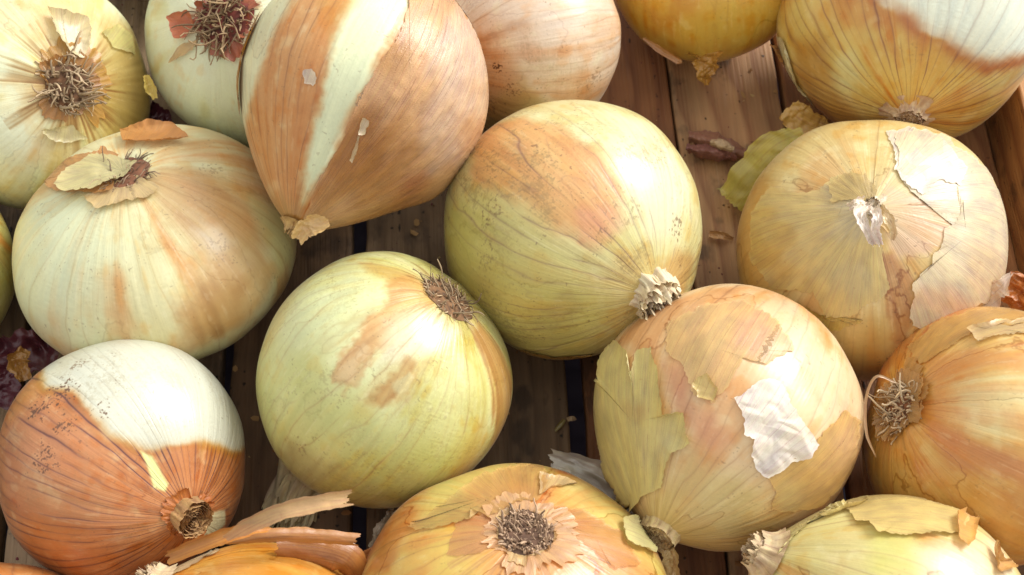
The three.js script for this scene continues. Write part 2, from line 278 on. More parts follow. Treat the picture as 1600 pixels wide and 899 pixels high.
// a torn sheet of skin lying on an onion; outline given by places of the photograph
function flakeGeo(o, pts, f, base) {
  const r = rng(Math.floor(pts[0][0] * 31 + pts[0][1] * 17)), seed = r() * 50, jag = f.jag ?? 5, B = [];
  for (let i = 0; i < pts.length; i++) {
    const a = pts[i], b = pts[(i + 1) % pts.length], L = Math.hypot(b[0] - a[0], b[1] - a[1]), n = Math.max(2, Math.round(L / 4)), nx = (b[1] - a[1]) / L, ny = (a[0] - b[0]) / L;
    for (let k = 0; k < n; k++) { const t = k / n, x = a[0] + (b[0] - a[0]) * t, y = a[1] + (b[1] - a[1]) * t, e = jag * (0.45 * noise(x * 0.045 + seed, y * 0.045, 1) + 0.6 * noise(x * 0.13, y * 0.13 + seed, 2) + 0.55 * noise(x * 0.4, y * 0.4 + seed, 3)); B.push([x + nx * e, y + ny * e]); }
  }
  let cx = 0, cy = 0; for (const q of B) { cx += q[0]; cy += q[1]; } cx /= B.length; cy /= B.length; if (f.mid) [cx, cy] = f.mid;
  const n = B.length, m = f.rings ?? 16, up = 0.6 * (f.up ?? 0.35) / 1000, lift = 0.55 * (f.lift ?? 0.6) / 1000, cr = (f.crumple ?? 0) / 1000, mb = new MB();
  return mb.grid(n, m, (i, j) => {
    const t = 1 - Math.pow(1 - j / m, 1.6), b = B[i % n], x = cx + (b[0] - cx) * t, y = cy + (b[1] - cy) * t, h = hit(o, x, y), l = h.l;
    let e = up + Math.pow(t, 5) * lift * (0.35 + 0.9 * Math.max(0, 0.4 + noise(b[0] * 0.02 + seed, b[1] * 0.02, 5))) + 0.00012 * noise(x * 0.06, y * 0.06, seed);
    if (cr) e += cr * (1.0 * Math.abs(crease(x * 0.028 + y * 0.012, y * 0.026 - x * 0.01, seed)) + 0.45 * Math.abs(crease(x * 0.05 - y * 0.03, y * 0.045 + x * 0.03, seed + 4)));
    if (h.g > 0) e = up * 0.5; if (f.tilt) e += Math.max(0, (x - f.tilt[0]) * f.tilt[2] + (y - f.tilt[1]) * f.tilt[3]) / 1000;
    const th = Math.acos(Math.max(-1, Math.min(1, l.y))), ph = Math.atan2(l.z, l.x), w = onSurf(o, l, e);
    if (h.g > 0 && f.out) { const d = ray(x, y); const tt = w.clone().sub(EYE).dot(d); w.copy(EYE).addScaledVector(d, tt); }
    let c = [1, 1, 1]; const tint = f.tintc ??= lin(new THREE.Color(f.col).offsetHSL(0, 0.05, 0.04).getStyle());
    if (f.spots) { for (const q of f.spots) { q.c ??= lin(q[3]); const dx = (x - q[0]) / q[2], dy = (y - q[1]) / (q[5] ?? q[2]), k = smooth(1.15, 0.25, Math.hypot(dx, dy) + 0.45 * noise(x * 0.03, y * 0.03, seed + q[0]) + 0.3 * noise(ph * 14, th * 2, seed)) * (q[4] ?? 0.8); c = c.map((v, z) => v + (Math.min(2, q.c[z] / tint[z]) - v) * k); } }
    return [w.sub(base), (ph + Math.PI) * 1.15, th * 0.55 + seed, c];
  }).geo();
}
function crease(x, y, z) { // noise with straight cells: paper folds
  const X = Math.floor(x), Y = Math.floor(y), u = x - X, v = y - Y, h = (a, b) => VAL[PERM[PERM[(X + a) & 255] + ((Y + b) & 255)] + (Math.floor(z * 7) & 255) & 255];
  return u > v ? h(0, 0) + u * (h(1, 0) - h(0, 0)) + v * (h(1, 1) - h(1, 0)) : h(0, 0) + v * (h(0, 1) - h(0, 0)) + u * (h(1, 1) - h(0, 1));
}
// ragged collar of dry skin round a pole
function collarGeo(o, f, base) {
  const sgn = f.root ? -1 : 1, n = 150, m = 14, seed = o.seed + (f.seed ?? 0), mb = new MB(), [p0, p1] = f.ph ?? [0, 6.2832];
  return mb.grid(n, m, (i, j) => {
    const ph = p0 + (p1 - p0) * i / n, t = j / m, cp = Math.cos(ph), sp = Math.sin(ph);
    const cell = (ph + 0.12 * noise(ph * 4, seed, 2)) / 6.2832 * 11, ci = Math.floor(cell), hs = (q) => 0.5 + 0.5 * VAL[(q % 11 + 11) * 13 + Math.floor(seed * 7) & 255], stp = hs(ci) + (hs(ci + 1) - hs(ci)) * smooth(0.86, 1, cell - ci);
    const th1 = f.to * (0.62 + 0.62 * stp + 0.22 * noise(cp * 1.8 + seed, sp * 1.8, 1) + 0.1 * noise(cp * 16, sp * 16 + seed, 3)), a = f.from + (th1 - f.from) * t, th = sgn > 0 ? a : Math.PI - a;
    const l = V(Math.sin(th) * cp, Math.cos(th), Math.sin(th) * sp), e = (f.up ?? 0.4) / 1000 + Math.pow(t, 4) * (f.lift ?? 1) / 1000 * Math.max(0.05, 0.5 + noise(cp * 3, sp * 3, seed + 8)) + 0.0003 * noise(cp * 14 + seed, sp * 14, t * 2);
    return [onSurf(o, l, e).sub(base), ph * 1.15, a * 0.6 + seed];
  }).geo();
}
// dried neck: several ragged rolled sheets, one inside the other
function neckGeo(o, f, base) {
  const mb = new MB(), r = rng(Math.floor(o.seed * 991) + 5), l0 = V(0, 1, 0), P = onSurf(o, l0), R0 = f.r * o.mm, Hh = f.h * o.mm, n = f.layers ?? 6;
  let D = o.ax.clone(); const bend = f.bend ? V(0, 0, 0).addScaledVector(CR, f.bend[0]).addScaledVector(CU, f.bend[1]).addScaledVector(CZ, f.bend[2] ?? 0) : V(0, 0, 0);
  const X = o.X.clone(), Z = o.Z.clone(), cA = lin(f.col ?? '#d8c59a'), cB = lin(f.dark ?? '#7c5c36');
  for (let k = 0; k < n; k++) {
    const q = 1 - k / n * (f.fill ?? 0.9), s = r() * 60, a0 = r() * 6.28, span = 6.2832 * (k ? 0.8 + 0.25 * r() : 1.03), hk = Hh * (f.flat ? 0.92 + 0.12 * r() - 0.12 * (f.dish ?? 0) * (k / n) : 0.55 + 0.6 * r()), N = 96, M = 10, kink = (f.kink ?? 0.1) * (0.6 + 0.6 * r());
    mb.grid(N, M, (i, j) => {
      const u = i / N, a = a0 + u * span, t = j / M, ca = Math.cos(a), sa = Math.sin(a);
      const top = hk * (1 + (f.jag ?? 0.35) * (noise(ca * 2 + s, sa * 2, 3) + 0.6 * noise(ca * 7, sa * 7 + s, 4) + 0.3 * noise(ca * 20, sa * 20 + s, 6)));
      const y = -0.5 * R0 + (top + 0.5 * R0) * t, waist = k ? 0 : (f.base ?? 0.35) * Math.pow(1 - t, 2.5);
      const rad = R0 * q * (1 + waist - (f.pinch ?? 0) * Math.sin(Math.min(1, t * 1.2) * Math.PI) + (f.flare ?? 0.1) * t * t * (0.6 + 0.8 * noise(ca * 1.6 + s, sa * 1.6, 9)) + kink * (noise(ca * 4 + s, sa * 4, t * 1.3) + 0.6 * noise(ca * 11 + s, sa * 11, t * 2)));
      const w = P.clone().addScaledVector(D, y).addScaledVector(X, ca * rad).addScaledVector(Z, sa * rad).addScaledVector(bend, Math.max(0, y) * t);
      const sh = clamp01(0.3 + 0.6 * noise(ca * 5 + s, sa * 5, t * 3) + (k / n) * (f.core ?? 0.3) - 0.35 * t), c = cA.map((v, z) => v + (cB[z] - v) * sh);
      return [w.sub(base), a * R0 * 26 + k * 0.3, t * 0.3 + s, c];
    });
  }
  mb.grid(40, 6, (i, j) => { // what is left of the inner leaves
    const a = i / 40 * 6.2832, t = j / 6, ca = Math.cos(a), sa = Math.sin(a), q = clamp01(0.25 + 0.7 * noise(ca * t * 4 + o.seed, sa * t * 4, 2) + 0.3 * Math.sin(t * 18)), rad = R0 * 0.93 * t;
    return [P.clone().addScaledVector(D, Hh * ((f.plug ?? 0.45) - 0.2 * t) * (1 - (f.dish ?? 0) * 0.5 * (1 - t)) + R0 * 0.12 * noise(ca * t * 3, sa * t * 3 + o.seed, 5)).addScaledVector(X, ca * rad).addScaledVector(Z, sa * rad).sub(base), t, a * 0.1, cA.map((v, z) => v + (cB[z] - v) * q)];
  });
  return mb.geo();
}
// root threads and the plate they grow from
function rootGeo(o, f, base) {
  const mb = new MB(), r = rng(Math.floor(o.seed * 517) + 11), l0 = V(0, -1, 0), P = onSurf(o, l0), D = o.ax.clone().negate(), X = o.X, Z = o.Z, R0 = f.r * o.mm, L0 = f.len * o.mm, cA = lin(f.col ?? '#b08a62'), cB = lin(f.dark ?? '#54382a');
  const lean = f.lean ? V(0, 0, 0).addScaledVector(CR, f.lean[0]).addScaledVector(CU, f.lean[1]).addScaledVector(CZ, f.lean[2] ?? 0) : V(0, 0, 0);
  for (let k = 0; k < f.n; k++) {
    const a = r() * 6.2832, q = Math.sqrt(r()), rad = V(0, 0, 0).addScaledVector(X, Math.cos(a)).addScaledVector(Z, Math.sin(a)), p = P.clone().addScaledVector(rad, R0 * q).addScaledVector(D, -R0 * 0.12 * q + R0 * 0.1);
    const dir = D.clone().multiplyScalar(0.35 + 0.8 * r() * (f.stand ?? 1)).addScaledVector(rad, (f.spread ?? 0.7) * q * (0.4 + r())).addScaledVector(X, (r() - 0.5) * (f.mess ?? 0.9)).addScaledVector(Z, (r() - 0.5) * (f.mess ?? 0.9)).add(lean).normalize();
    const L = L0 * (0.25 + 1.1 * r() * r() + 0.15 * r() + (r() < 0.06 ? 0.9 : 0)), pts = [], n = 8, s = r() * 90, tw = (f.curl ?? 1), mixc = r(), jit = 0.75 + 0.45 * r(), c = cA.map((v, z) => (v + (cB[z] - v) * mixc * 0.8) * jit);
    for (let i = 0; i < n; i++) { pts.push(p.clone()); dir.addScaledVector(X, tw * 0.42 * noise(s, i * 0.7, 1)).addScaledVector(Z, tw * 0.42 * noise(s, i * 0.7, 9)).addScaledVector(D, tw * 0.4 * noise(s, i * 0.7, 17) - 0.05 * (f.droop ?? 1)).normalize(); p.addScaledVector(dir, L / n);
      const out = p.clone().sub(o.C), len = out.length(), min = radius(o, toLocal(o, out).divideScalar(len)) + 0.0003; if (len < min) p.copy(o.C).addScaledVector(out, min / len); }
    mb.tube(pts, (t) => (f.thick ?? 0.5) * 0.001 * (0.55 + 0.35 * noise(s, t * 4, 3)) * (1 - 0.55 * t), 5, (t) => c.map((v) => v * (0.75 + 0.3 * t)));
  }
  return mb.geo();
}
function plateGeo(o, f, base) {
  const mb = new MB(), n = 40, m = 8, R0 = f.r * o.mm * 1.12, ang = R0 / o.b, s = o.seed, cA = lin(f.plate ?? '#4a3020'), cB = lin(f.plate2 ?? '#7a5032');
  return mb.grid(n, m, (i, j) => { const a = i / n * 6.2832, t = j / m, th = Math.PI - Math.max(1e-3, ang * t * (1 + 0.12 * noise(Math.cos(a) * 3, Math.sin(a) * 3, s))), l = V(Math.sin(th) * Math.cos(a), Math.cos(th), Math.sin(th) * Math.sin(a)), k = clamp01(0.5 + 0.7 * noise(Math.cos(a) * t * 9, Math.sin(a) * t * 9, s)); return [onSurf(o, l, R0 * 0.16 * (1 - t * t) + 0.0002 + 0.0005 * k * (1 - t)).sub(base), a, t, cA.map((v, z) => v + (cB[z] - v) * k)]; }).geo();
}
const shift = (g, base) => g.translate(-base.x, -base.y, -base.z);
const SPECS = [];
function onion(o) {
  frame(o); if (o.lumps) { o.bumps = o.lumps.map(([x, y, h, k]) => ({ l: hit(o, x, y).l, h, k })); }
  const base = V(o.C.x, 0, o.C.z); let low = 9; const l = V(0, 0, 0);
  for (let i = 0; i < 400; i++) { const y = 1 - 2 * (i + 0.5) / 400, a = i * 2.39996, q = Math.sqrt(1 - y * y); l.set(q * Math.cos(a), y, q * Math.sin(a)); const w = onSurf(o, l); if (w.y < low) low = w.y; }
  base.y = low; o.low = low; SPECS.push(o);
  const t = thing('onion', o.label, 'onion', base, 'yellow onions lying in the wooden crate'), tx = paint(o);
  o.mat = new THREE.MeshPhysicalMaterial({ map: tx.map, bumpMap: tx.bump, bumpScale: o.bumpScale ?? 0.0006, roughness: (o.rough ?? 0.42), ior: 1.5, clearcoat: (o.coat ?? 0.4) * 0.85, clearcoatRoughness: 0.3, sheen: 0.12, sheenColor: new THREE.Color(1, 0.97, 0.92), sheenRoughness: 0.45 });
  part('bulb', bodyGeo(o, base), o.mat, t);
  for (const f of o.necks ?? []) part('neck', neckGeo(o, f, base), NECKMAT, t, f.label);
  for (const f of o.roots ?? []) {
    part('root_plate', plateGeo(o, f, base), ROOTMAT, t);
    const m = part('root_tuft', shift(rootGeo(o, f, base), base), ROOTMAT, t); m.userData.kind = 'stuff';
  }
  for (const f of o.flakes ?? []) part('skin_flake', flakeGeo(o, f.p, f, base), skinMat(f.col, { op: (f.lift ?? 0.6) > 2 ? 0.94 : 0.8, ...f.m, vc: !!f.spots }), t, f.label);
  for (const f of o.collars ?? []) part('skin_collar', collarGeo(o, f, base), skinMat(f.col, f.m), t, f.label);
  for (const f of o.strips ?? []) part(f.name ?? 'peeling_skin', ribbonGeo(f, base), skinMat(f.col, f.m), t, f.label);
  return t;
}
// a loose ribbon or sheet of skin: a spine of [px, py, height, half width px], curled across
function ribbonGeo(f, base) {
  const S = f.s, seed = S[0][0] * 0.037 + S[0][1] * 0.011, pts = S.map(([x, y, h]) => at(x, y, h)), cv = new THREE.CatmullRomCurve3(pts, false, 'centripetal'), n = f.n ?? 48, m = f.m2 ?? 16, mb = new MB();
  const wd = (t) => { const q = t * (S.length - 1), i = Math.min(S.length - 2, Math.floor(q)), e = q - i; return S[i][3] + (S[i + 1][3] - S[i][3]) * e * e * (3 - 2 * e); };
  const tmp = V(0, 0, 0);
  return mb.grid(n, m, (i, j) => {
    let t = i / n; const e = j / m * 2 - 1; const endj = (f.jag ?? 0.03);
    t = clamp01(t); const p = cv.getPoint(t), tg = cv.getTangent(t), view = EYE.clone().sub(p); const dist = view.length(); view.normalize();
    const side = tg.clone().cross(view).normalize(), nrm = side.clone().cross(tg).normalize(); if (nrm.dot(view) < 0) nrm.negate();
    if (f.roll) side.applyAxisAngle(tg, f.roll + (f.twist ?? 0) * t);
    if (f.roll) nrm.applyAxisAngle(tg, f.roll + (f.twist ?? 0) * t);
    const mm = dist / FPX, w = wd(t) * mm * (1 + (f.edge ?? 0.12) * (noise(t * 9 + seed, e > 0 ? 4 : 1, 0) + 0.5 * noise(t * 30 + seed, e > 0 ? 8 : 2, 0)));
    const endx = (t < 0.02 ? -1 : t > 0.98 ? 1 : 0) * endj * (noise(e * 3 + seed, t * 2, 7) + 0.6 * noise(e * 11, seed, t * 3));
    p.addScaledVector(side, e * w).addScaledVector(nrm, (f.curl ?? 0.3) * w * (e * e - 0.5) + (f.wave ?? 0.05) * w * (noise(t * 5 + seed, e * 1.5, 3) + 0.5 * noise(t * 14, e * 4 + seed, 6))).addScaledVector(tg, endx * cvLen(cv));
    return [p.sub(base), e * w * 28 + seed, t * cvLen(cv) * 8];
  }).geo();
}
function cvLen(c) { return c.len_ ??= c.getLength(); }

// ------------------------------------------------------------------ floor below, wooden crate
const PSI = Math.atan(-245 * Math.cos(PITCH) / FPX);            // the crate stands a little turned
const ALONG = V(Math.sin(PSI), 0, -Math.cos(PSI)), ACROSS = V(Math.cos(PSI), 0, Math.sin(PSI));
{
  const n = 256, c = new Uint8Array(n * n * 4);
  for (let j = 0; j < n; j++) for (let i = 0; i < n; i++) { const g = 1 + 0.2 * tile(i / n, j / n, 20, 20, 1) + 0.12 * tile(i / n, j / n, 90, 90, 4), k = (j * n + i) * 4; c[k] = 96 * g; c[k + 1] = 88 * g; c[k + 2] = 104 * g; c[k + 3] = 255; }
  const t = dataTex(c, n, n, true); t.repeat.set(8, 8);
  const g = new THREE.Mesh(new THREE.PlaneGeometry(6, 6).rotateX(-Math.PI / 2), new THREE.MeshStandardMaterial({ map: t, roughness: 0.9 }));
  g.name = 'ground'; g.position.y = -0.06; g.userData.kind = 'structure'; g.receiveShadow = true; scene.add(g);
}
function woodTex(cl, cd, cs, seed, knots) { // planed softwood: growth rings along v, stains, nail specks; 0.12 m across, 0.36 m along
  const W = 512, H = 1024, c = new Uint8Array(W * H * 4), b = new Uint8Array(W * H), A = hex(cl), B = hex(cd), S = hex(cs);
  for (let j = 0; j < H; j++) for (let i = 0; i < W; i++) {
    const u = i / W, v = j / H, wv = u * 13 + 0.9 * tile(u, v, 3, 3, seed) + 0.25 * tile(u, v, 8, 10, seed + 3);
    let rg = wv - Math.floor(wv); rg = rg < 0.75 ? rg / 0.75 : (1 - rg) / 0.25;
    const f1 = tile(u, v, 160, 6, seed + 1), f2 = tile(u, v, 380, 18, seed + 2), bl = tile(u, v, 7, 8, seed + 5) + 0.5 * tile(u, v, 18, 24, seed + 6), st = smooth(0.35, 1.1, tile(u, v, 9, 14, seed + 7) + 0.5 * tile(u, v, 30, 40, seed + 8) + 0.2 * tile(u, v, 120, 120, seed + 9)), sp = smooth(0.84, 0.92, tile(u, v, 60, 120, seed + 11)), sc = smooth(0.75, 0.9, tile(u, v, 140, 8, seed + 12));
    const m = clamp01(0.1 + 0.65 * rg * rg + 0.22 * f1 + 0.13 * f2), k = (j * W + i) * 4, g = 1 + 0.13 * bl + 0.05 * f2;
    for (let q = 0; q < 3; q++) { let x = (A[q] + (B[q] - A[q]) * m) * g; x += (S[q] - x) * 0.6 * st; x *= 1 - 0.55 * sp; x += (210 - x) * 0.12 * sc; c[k + q] = Math.max(0, Math.min(255, x)); }
    c[k + 3] = 255; b[j * W + i] = 255 * clamp01(0.5 - 0.15 * rg + 0.16 * f1 + 0.14 * f2 - 0.3 * sp);
  }
  return { map: dataTex(c, W, H, true), bump: dataTex1(b, W, H) };
}
const WARM = woodTex('#b38c62', '#8a6042', '#54422f', 2.3), GREY = woodTex('#a48c6e', '#7a644c', '#4c4034', 8.9);
function woodMat(w, tint) { return new THREE.MeshStandardMaterial({ map: w.map, bumpMap: w.bump, bumpScale: 0.0006, roughness: 0.72, color: tint }); }
function boardGeo(x0, x1, y0, y1, L, seed) { // a board along -z with eased, slightly worn edges
  const r = 0.0012, prof = [], mb = new MB(), n = 60;
  const corner = (cx, cy, a0) => { for (let k = 0; k <= 3; k++) { const a = a0 + k / 3 * Math.PI / 2; prof.push([cx + Math.cos(a) * r, cy + Math.sin(a) * r]); } };
  const flat = (ax, ay, bx, by) => { for (let k = 1; k < 8; k++) prof.push([ax + (bx - ax) * k / 8, ay + (by - ay) * k / 8]); };
  corner(x0 + r, y0 + r, Math.PI); flat(x0 + r, y0, x1 - r, y0); corner(x1 - r, y0 + r, -Math.PI / 2); flat(x1, y0 + r, x1, y1 - r); corner(x1 - r, y1 - r, 0); flat(x1 - r, y1, x0 + r, y1); corner(x0 + r, y1 - r, Math.PI / 2); flat(x0, y1 - r, x0, y0 + r); prof.push(prof[0]);
  const arc = [0]; for (let k = 1; k < prof.length; k++) arc.push(arc[k - 1] + Math.hypot(prof[k][0] - prof[k - 1][0], prof[k][1] - prof[k - 1][1]));
  const mx = (x0 + x1) / 2, my = (y0 + y1) / 2;
  mb.grid(n, prof.length - 1, (i, j) => {
    const t = i / n, z = (t - 0.5) * L; let [x, y] = prof[j];
    const side = x < mx ? -1 : 1; x += side * (Math.abs(x - mx) > (x1 - x0) * 0.45 ? 0.0007 * noise(z * 40, side * 5 + seed, 1) + 0.0004 * noise(z * 160, side * 9 + seed, 2) : 0); y += 0.0004 * noise(z * 25 + seed, x * 30, 4);
    return [V(x, y, z), arc[j] / 0.12 + seed * 0.37, z / 0.36 + seed * 0.23];
  });
  for (const e of [0, 1]) { const z = (e - 0.5) * L, c = mb.v(V(mx, my, z), 0, 0), s = mb.p.length / 3; for (const [x, y] of prof) mb.v(V(x, y, z), x / 0.12, y / 0.12); for (let k = 0; k < prof.length - 1; k++) e ? mb.i.push(c, s + k, s + k + 1) : mb.i.push(c, s + k + 1, s + k); }
  return mb.geo();
}
const crate = thing('wooden_crate', 'shallow wooden slat crate under all the onions, open gaps between floor boards', 'crate', V(0, 0, 0));
crate.position.y = -0.021; crate.rotation.y = -PSI;
const SLATS = [[-0.312, -0.234, 'g', '#d8d0c8'], [-0.231, -0.179, 'g', '#cfc8c0'], [-0.176, -0.1056, 'g', '#e0dcd8'], [-0.1020, -0.0586, 'g', '#b8a898'], [-0.0535, 0.0186, 'g', '#c8beb2'], [0.0246, 0.0683, 'w', '#c0a898'], [0.0692, 0.1119, 'w', '#ffffff'], [0.1139, 0.1912, 'w', '#e8d8cc']];
SLATS.forEach(([a, b, k, tint], i) => part('slat', boardGeo(a, b, 0.012, 0.021 - 0.0006 * (i % 3 === 1), 0.66, i * 3.1 + 1), woodMat(k === 'w' ? WARM : GREY, tint), crate));
part('side_panel', boardGeo(0.1922, 0.2042, 0.0, 0.052, 0.66, 41), woodMat(WARM, '#fff2dc'), crate);
for (const z of [-0.25, 0.22]) { const g = boardGeo(-0.012, 0.012, 0, 0.0115, 0.5, z * 9); part('batten', g.rotateY(Math.PI / 2).translate(-0.06, 0, z), woodMat(GREY, '#c0b0a0'), crate); }

// ------------------------------------------------------------------ the onions, far row first
const CREAM = '#dedcb4', PALE = '#d9d79c', YG = '#c4bd68', OLIVE = '#a99a48', GOLD = '#c8963c', ORANGE = '#c47a36', COPPER = '#b3602f', BROWN = '#8f5a2c', TAN = '#c89a66', PINK = '#d0a080', DRY = '#cdbb82';

onion({ c: [225, -176, 172], asp: 0.86, neckDir: [0.2, 0.3, 0.8], small: true, label: 'pale onion cut off by the top edge between two white-green onions', pal: [CREAM, PALE, YG] });
onion({ c: [52, 145, 181], asp: 0.92, rootAt: [106, 132], br: 0.97, label: 'pale green onion in the upper left corner, brown roots facing up', seed: 11.3, blush: 0.2, layers: 0.4,
  pal: [CREAM, PALE, '#cdbb6a'], mix: -0.15, streak: 0.4, veins: { n: 30, s: 0.18, c: '#a08848' }, rootCol: ['#98682c', 0.40, 0.9],
  regions: [{ p: [[140, 20], [205, 40], [250, 130], [220, 230], [160, 240], [120, 200], [150, 120]], c: 0, col: '#a88638', k: 0.8, soft: 0.2, st: 0.06 }, { p: [[150, 90], [215, 80], [235, 150], [190, 220], [140, 190]], col: '#8f6a20', k: 0.45, soft: 0.12 }, { p: [[60, -40], [150, -20], [150, 80], [95, 90], [50, 60]], col: '#c89a4c', k: 0.6, soft: 0.14, st: 0.05 }],
  roots: [{ r: 32, len: 46, n: 110, thick: 0.8, col: '#c4ac88', dark: '#7c6248', stand: 0.7, spread: 0.8, mess: 1.4, curl: 1.2, plate: '#3c2a1c', plate2: '#7c5638' }],
  collars: [{ root: 1, from: 0.14, to: 0.30, up: 0.3, lift: 1.0, col: '#a47844', m: { trans: 0.3 } }, { root: 1, from: 0.14, to: 0.40, up: 0.12, lift: 0.5, col: '#c49a50', seed: 7, ph: [0.6, 4.4], m: { trans: 0.4 } }],
  flakes: [{ p: [[72, 20], [128, 36], [134, 62], [130, 92], [108, 84], [88, 60]], col: '#cfc49a', lift: 4, up: 0.6, jag: 3 }, { p: [[62, 200], [112, 196], [136, 216], [110, 222], [78, 216]], col: '#d8cf9c', lift: 1.6, up: 0.5, jag: 3 }, { p: [[155, 52], [182, 38], [205, 60], [210, 88], [175, 74]], col: '#d4cd8c', lift: 1, up: 0.3, jag: 3, m: { trans: 0.3 } }] });
onion({ c: [402, 62, 172], asp: 0.9, rootAt: [348, 30], label: 'white-green onion behind the big orange one, shaggy dark roots on top', seed: 5.1, blush: 0.02, layers: 0,
  pal: ['#dfe0bc', '#dcdca8', '#d0cc90'], mix: -0.1, streak: 0.25, veins: { n: 34, s: 0.12, c: '#b8b070' }, rootCol: ['#b87848', 0.24, 0.6], dirt: { specks: 0.1 },
  roots: [{ r: 38, len: 58, n: 150, thick: 0.68, col: '#b89c74', dark: '#5a4430', stand: 0.8, spread: 0.6, mess: 1.3, curl: 1.3, lean: [0.0, -0.35], plate: '#3a2018', plate2: '#803c30' }],
  collars: [{ root: 1, from: 0.16, to: 0.30, up: 0.5, lift: 2.2, col: '#a86446', m: { trans: 0.25 } }],
  flakes: [{ p: [[268, 26], [298, 18], [314, 40], [300, 58], [280, 60]], col: '#b0603c', lift: 3, up: 1.4, jag: 3 }, { p: [[268, 98], [282, 72], [310, 62], [304, 78]], col: '#cfb486', lift: 1.8, up: 0.6, jag: 2 }, { p: [[346, 66], [360, 70], [354, 92], [346, 88]], col: '#a8743c', lift: 2, up: 0.6, jag: 2 }] });
onion({ c: [820, 62, 158], asp: 0.9, neckDir: [-0.86, -0.15, 0.45], raise: 0.002, label: 'pinkish tan onion with dirt blotches behind the big orange one, top centre', seed: 23.7, layers: 0.3,
  pal: ['#dcc4aa', '#d4b492', '#c89c74'], mix: -0.05, veins: { n: 46, s: 0.34, c: '#8c6448', web: 0.4 }, dirt: { specks: 0.5, dirt: 0.1, at: [{ p: [776, 105, 14], k: 1 }, { p: [800, 140, 22], k: 0.5 }, { p: [930, 125, 24], k: 0.35 }, { p: [770, 165, 26], k: 0.4 }] },
  regions: [{ p: [[760, 160], [820, 130], [860, 170], [830, 230], [760, 220]], col: '#a89440', k: 0.6, soft: 0.12 }, { p: [[730, 60], [790, 80], [830, 150], [780, 190], [730, 150]], col: '#a06a36', k: 0.55, soft: 0.14 }, { p: [[830, -40], [960, -20], [960, 80], [850, 70]], col: '#d8c0a8', k: 0.6, soft: 0.15 }] });
onion({ c: [1108, -56, 154], asp: 0.92, neckDir: [0.02, -0.8, -0.6], np: 0.12, label: 'golden yellow onion with smooth skin cut off at top right of centre', seed: 31.2, neutral: 0.25,
  pale: 0.02, blush: 0.3, pal: ['#d6b850', '#d09e3a', '#c88a30'], streak: 0.7, veins: { n: 24, s: 0.2, c: '#9a6a2a' }, coat: 0.5, rough: 0.36,
  necks: [{ r: 24, h: 50, layers: 4, col: '#c49a4c', dark: '#8a5a26', flare: 0.3, kink: 0.2, bend: [0.05, -0.5, 0] }],
  strips: [{ s: [[1006, 60, 0.036, 2], [1030, 77, 0.034, 5], [1058, 94, 0.033, 5], [1066, 97, 0.033, 2]], col: '#96683a', curl: 0.4, wave: 0.2 }, { s: [[1104, 80, 0.03, 24], [1104, 102, 0.026, 17], [1102, 118, 0.022, 9], [1104, 134, 0.018, 4]], col: '#b08440', curl: 0.6, wave: 0.4, edge: 0.35 }] });
onion({ c: [1420, 38, 200], asp: 0.9, neckAt: [1420, 183], np: 0.07, label: 'veined golden onion with a glossy white side in the upper right corner', seed: 42.4, neutral: 0.25, blush: 0.25, layers: 0.15,
  pale: 0.03, pal: ['#d4c478', '#cc9c40', '#bc782c'], mix: 0.1, streak: 0.4, veins: { n: 62, w: 0.46, s: 0.68, c: '#6a3c2c' }, rough: 0.3, coat: 0.6, neckCol: ['#b07434', 0.2, 0.7],
  regions: [{ p: [[1290, 105], [1330, 85], [1350, 130], [1320, 155], [1285, 140]], col: '#dcd49a', k: 0.7, soft: 0.1 }, { p: [[1240, 60], [1290, 60], [1310, 140], [1350, 190], [1300, 190], [1250, 130]], col: '#a06424', k: 0.6, soft: 0.1 },
    { p: [[1350, -60], [1368, 0], [1400, 18], [1432, 46], [1470, 58], [1500, 88], [1545, 108], [1600, 96], [1660, 60], [1640, -80], [1500, -160], [1380, -150]], col: '#e2e6d0', k: 1, soft: 0.025, jag: 0.04, rim: '#a85a20', rw: 0.075, rk: 0.85, tex: 0, vein: 0.35 }],
  necks: [{ r: 21, h: 5, layers: 8, col: '#dcc098', dark: '#a87850', flare: 0.0, kink: 0.25, jag: 0.4, core: 0.1, base: 0.9 }],
  flakes: [{ p: [[1213, 55], [1228, 60], [1250, 130], [1285, 185], [1275, 200], [1240, 165], [1218, 110]], col: '#d8cf98', lift: 3.5, up: 0.8, jag: 2 }, { p: [[1212, 70], [1222, 66], [1232, 130], [1222, 150], [1214, 120]], col: '#c08c54', lift: 4, up: 2.2, jag: 2 }] });
onion({ c: [-165, 415, 183], asp: 0.9, neckDir: [0.3, 0.4, 0.7], small: true, label: 'yellow-green onion of which only a sliver shows at the left edge', pal: [YG, OLIVE, GOLD], veins: { s: 0.4, n: 30, c: '#7a6a30' } });
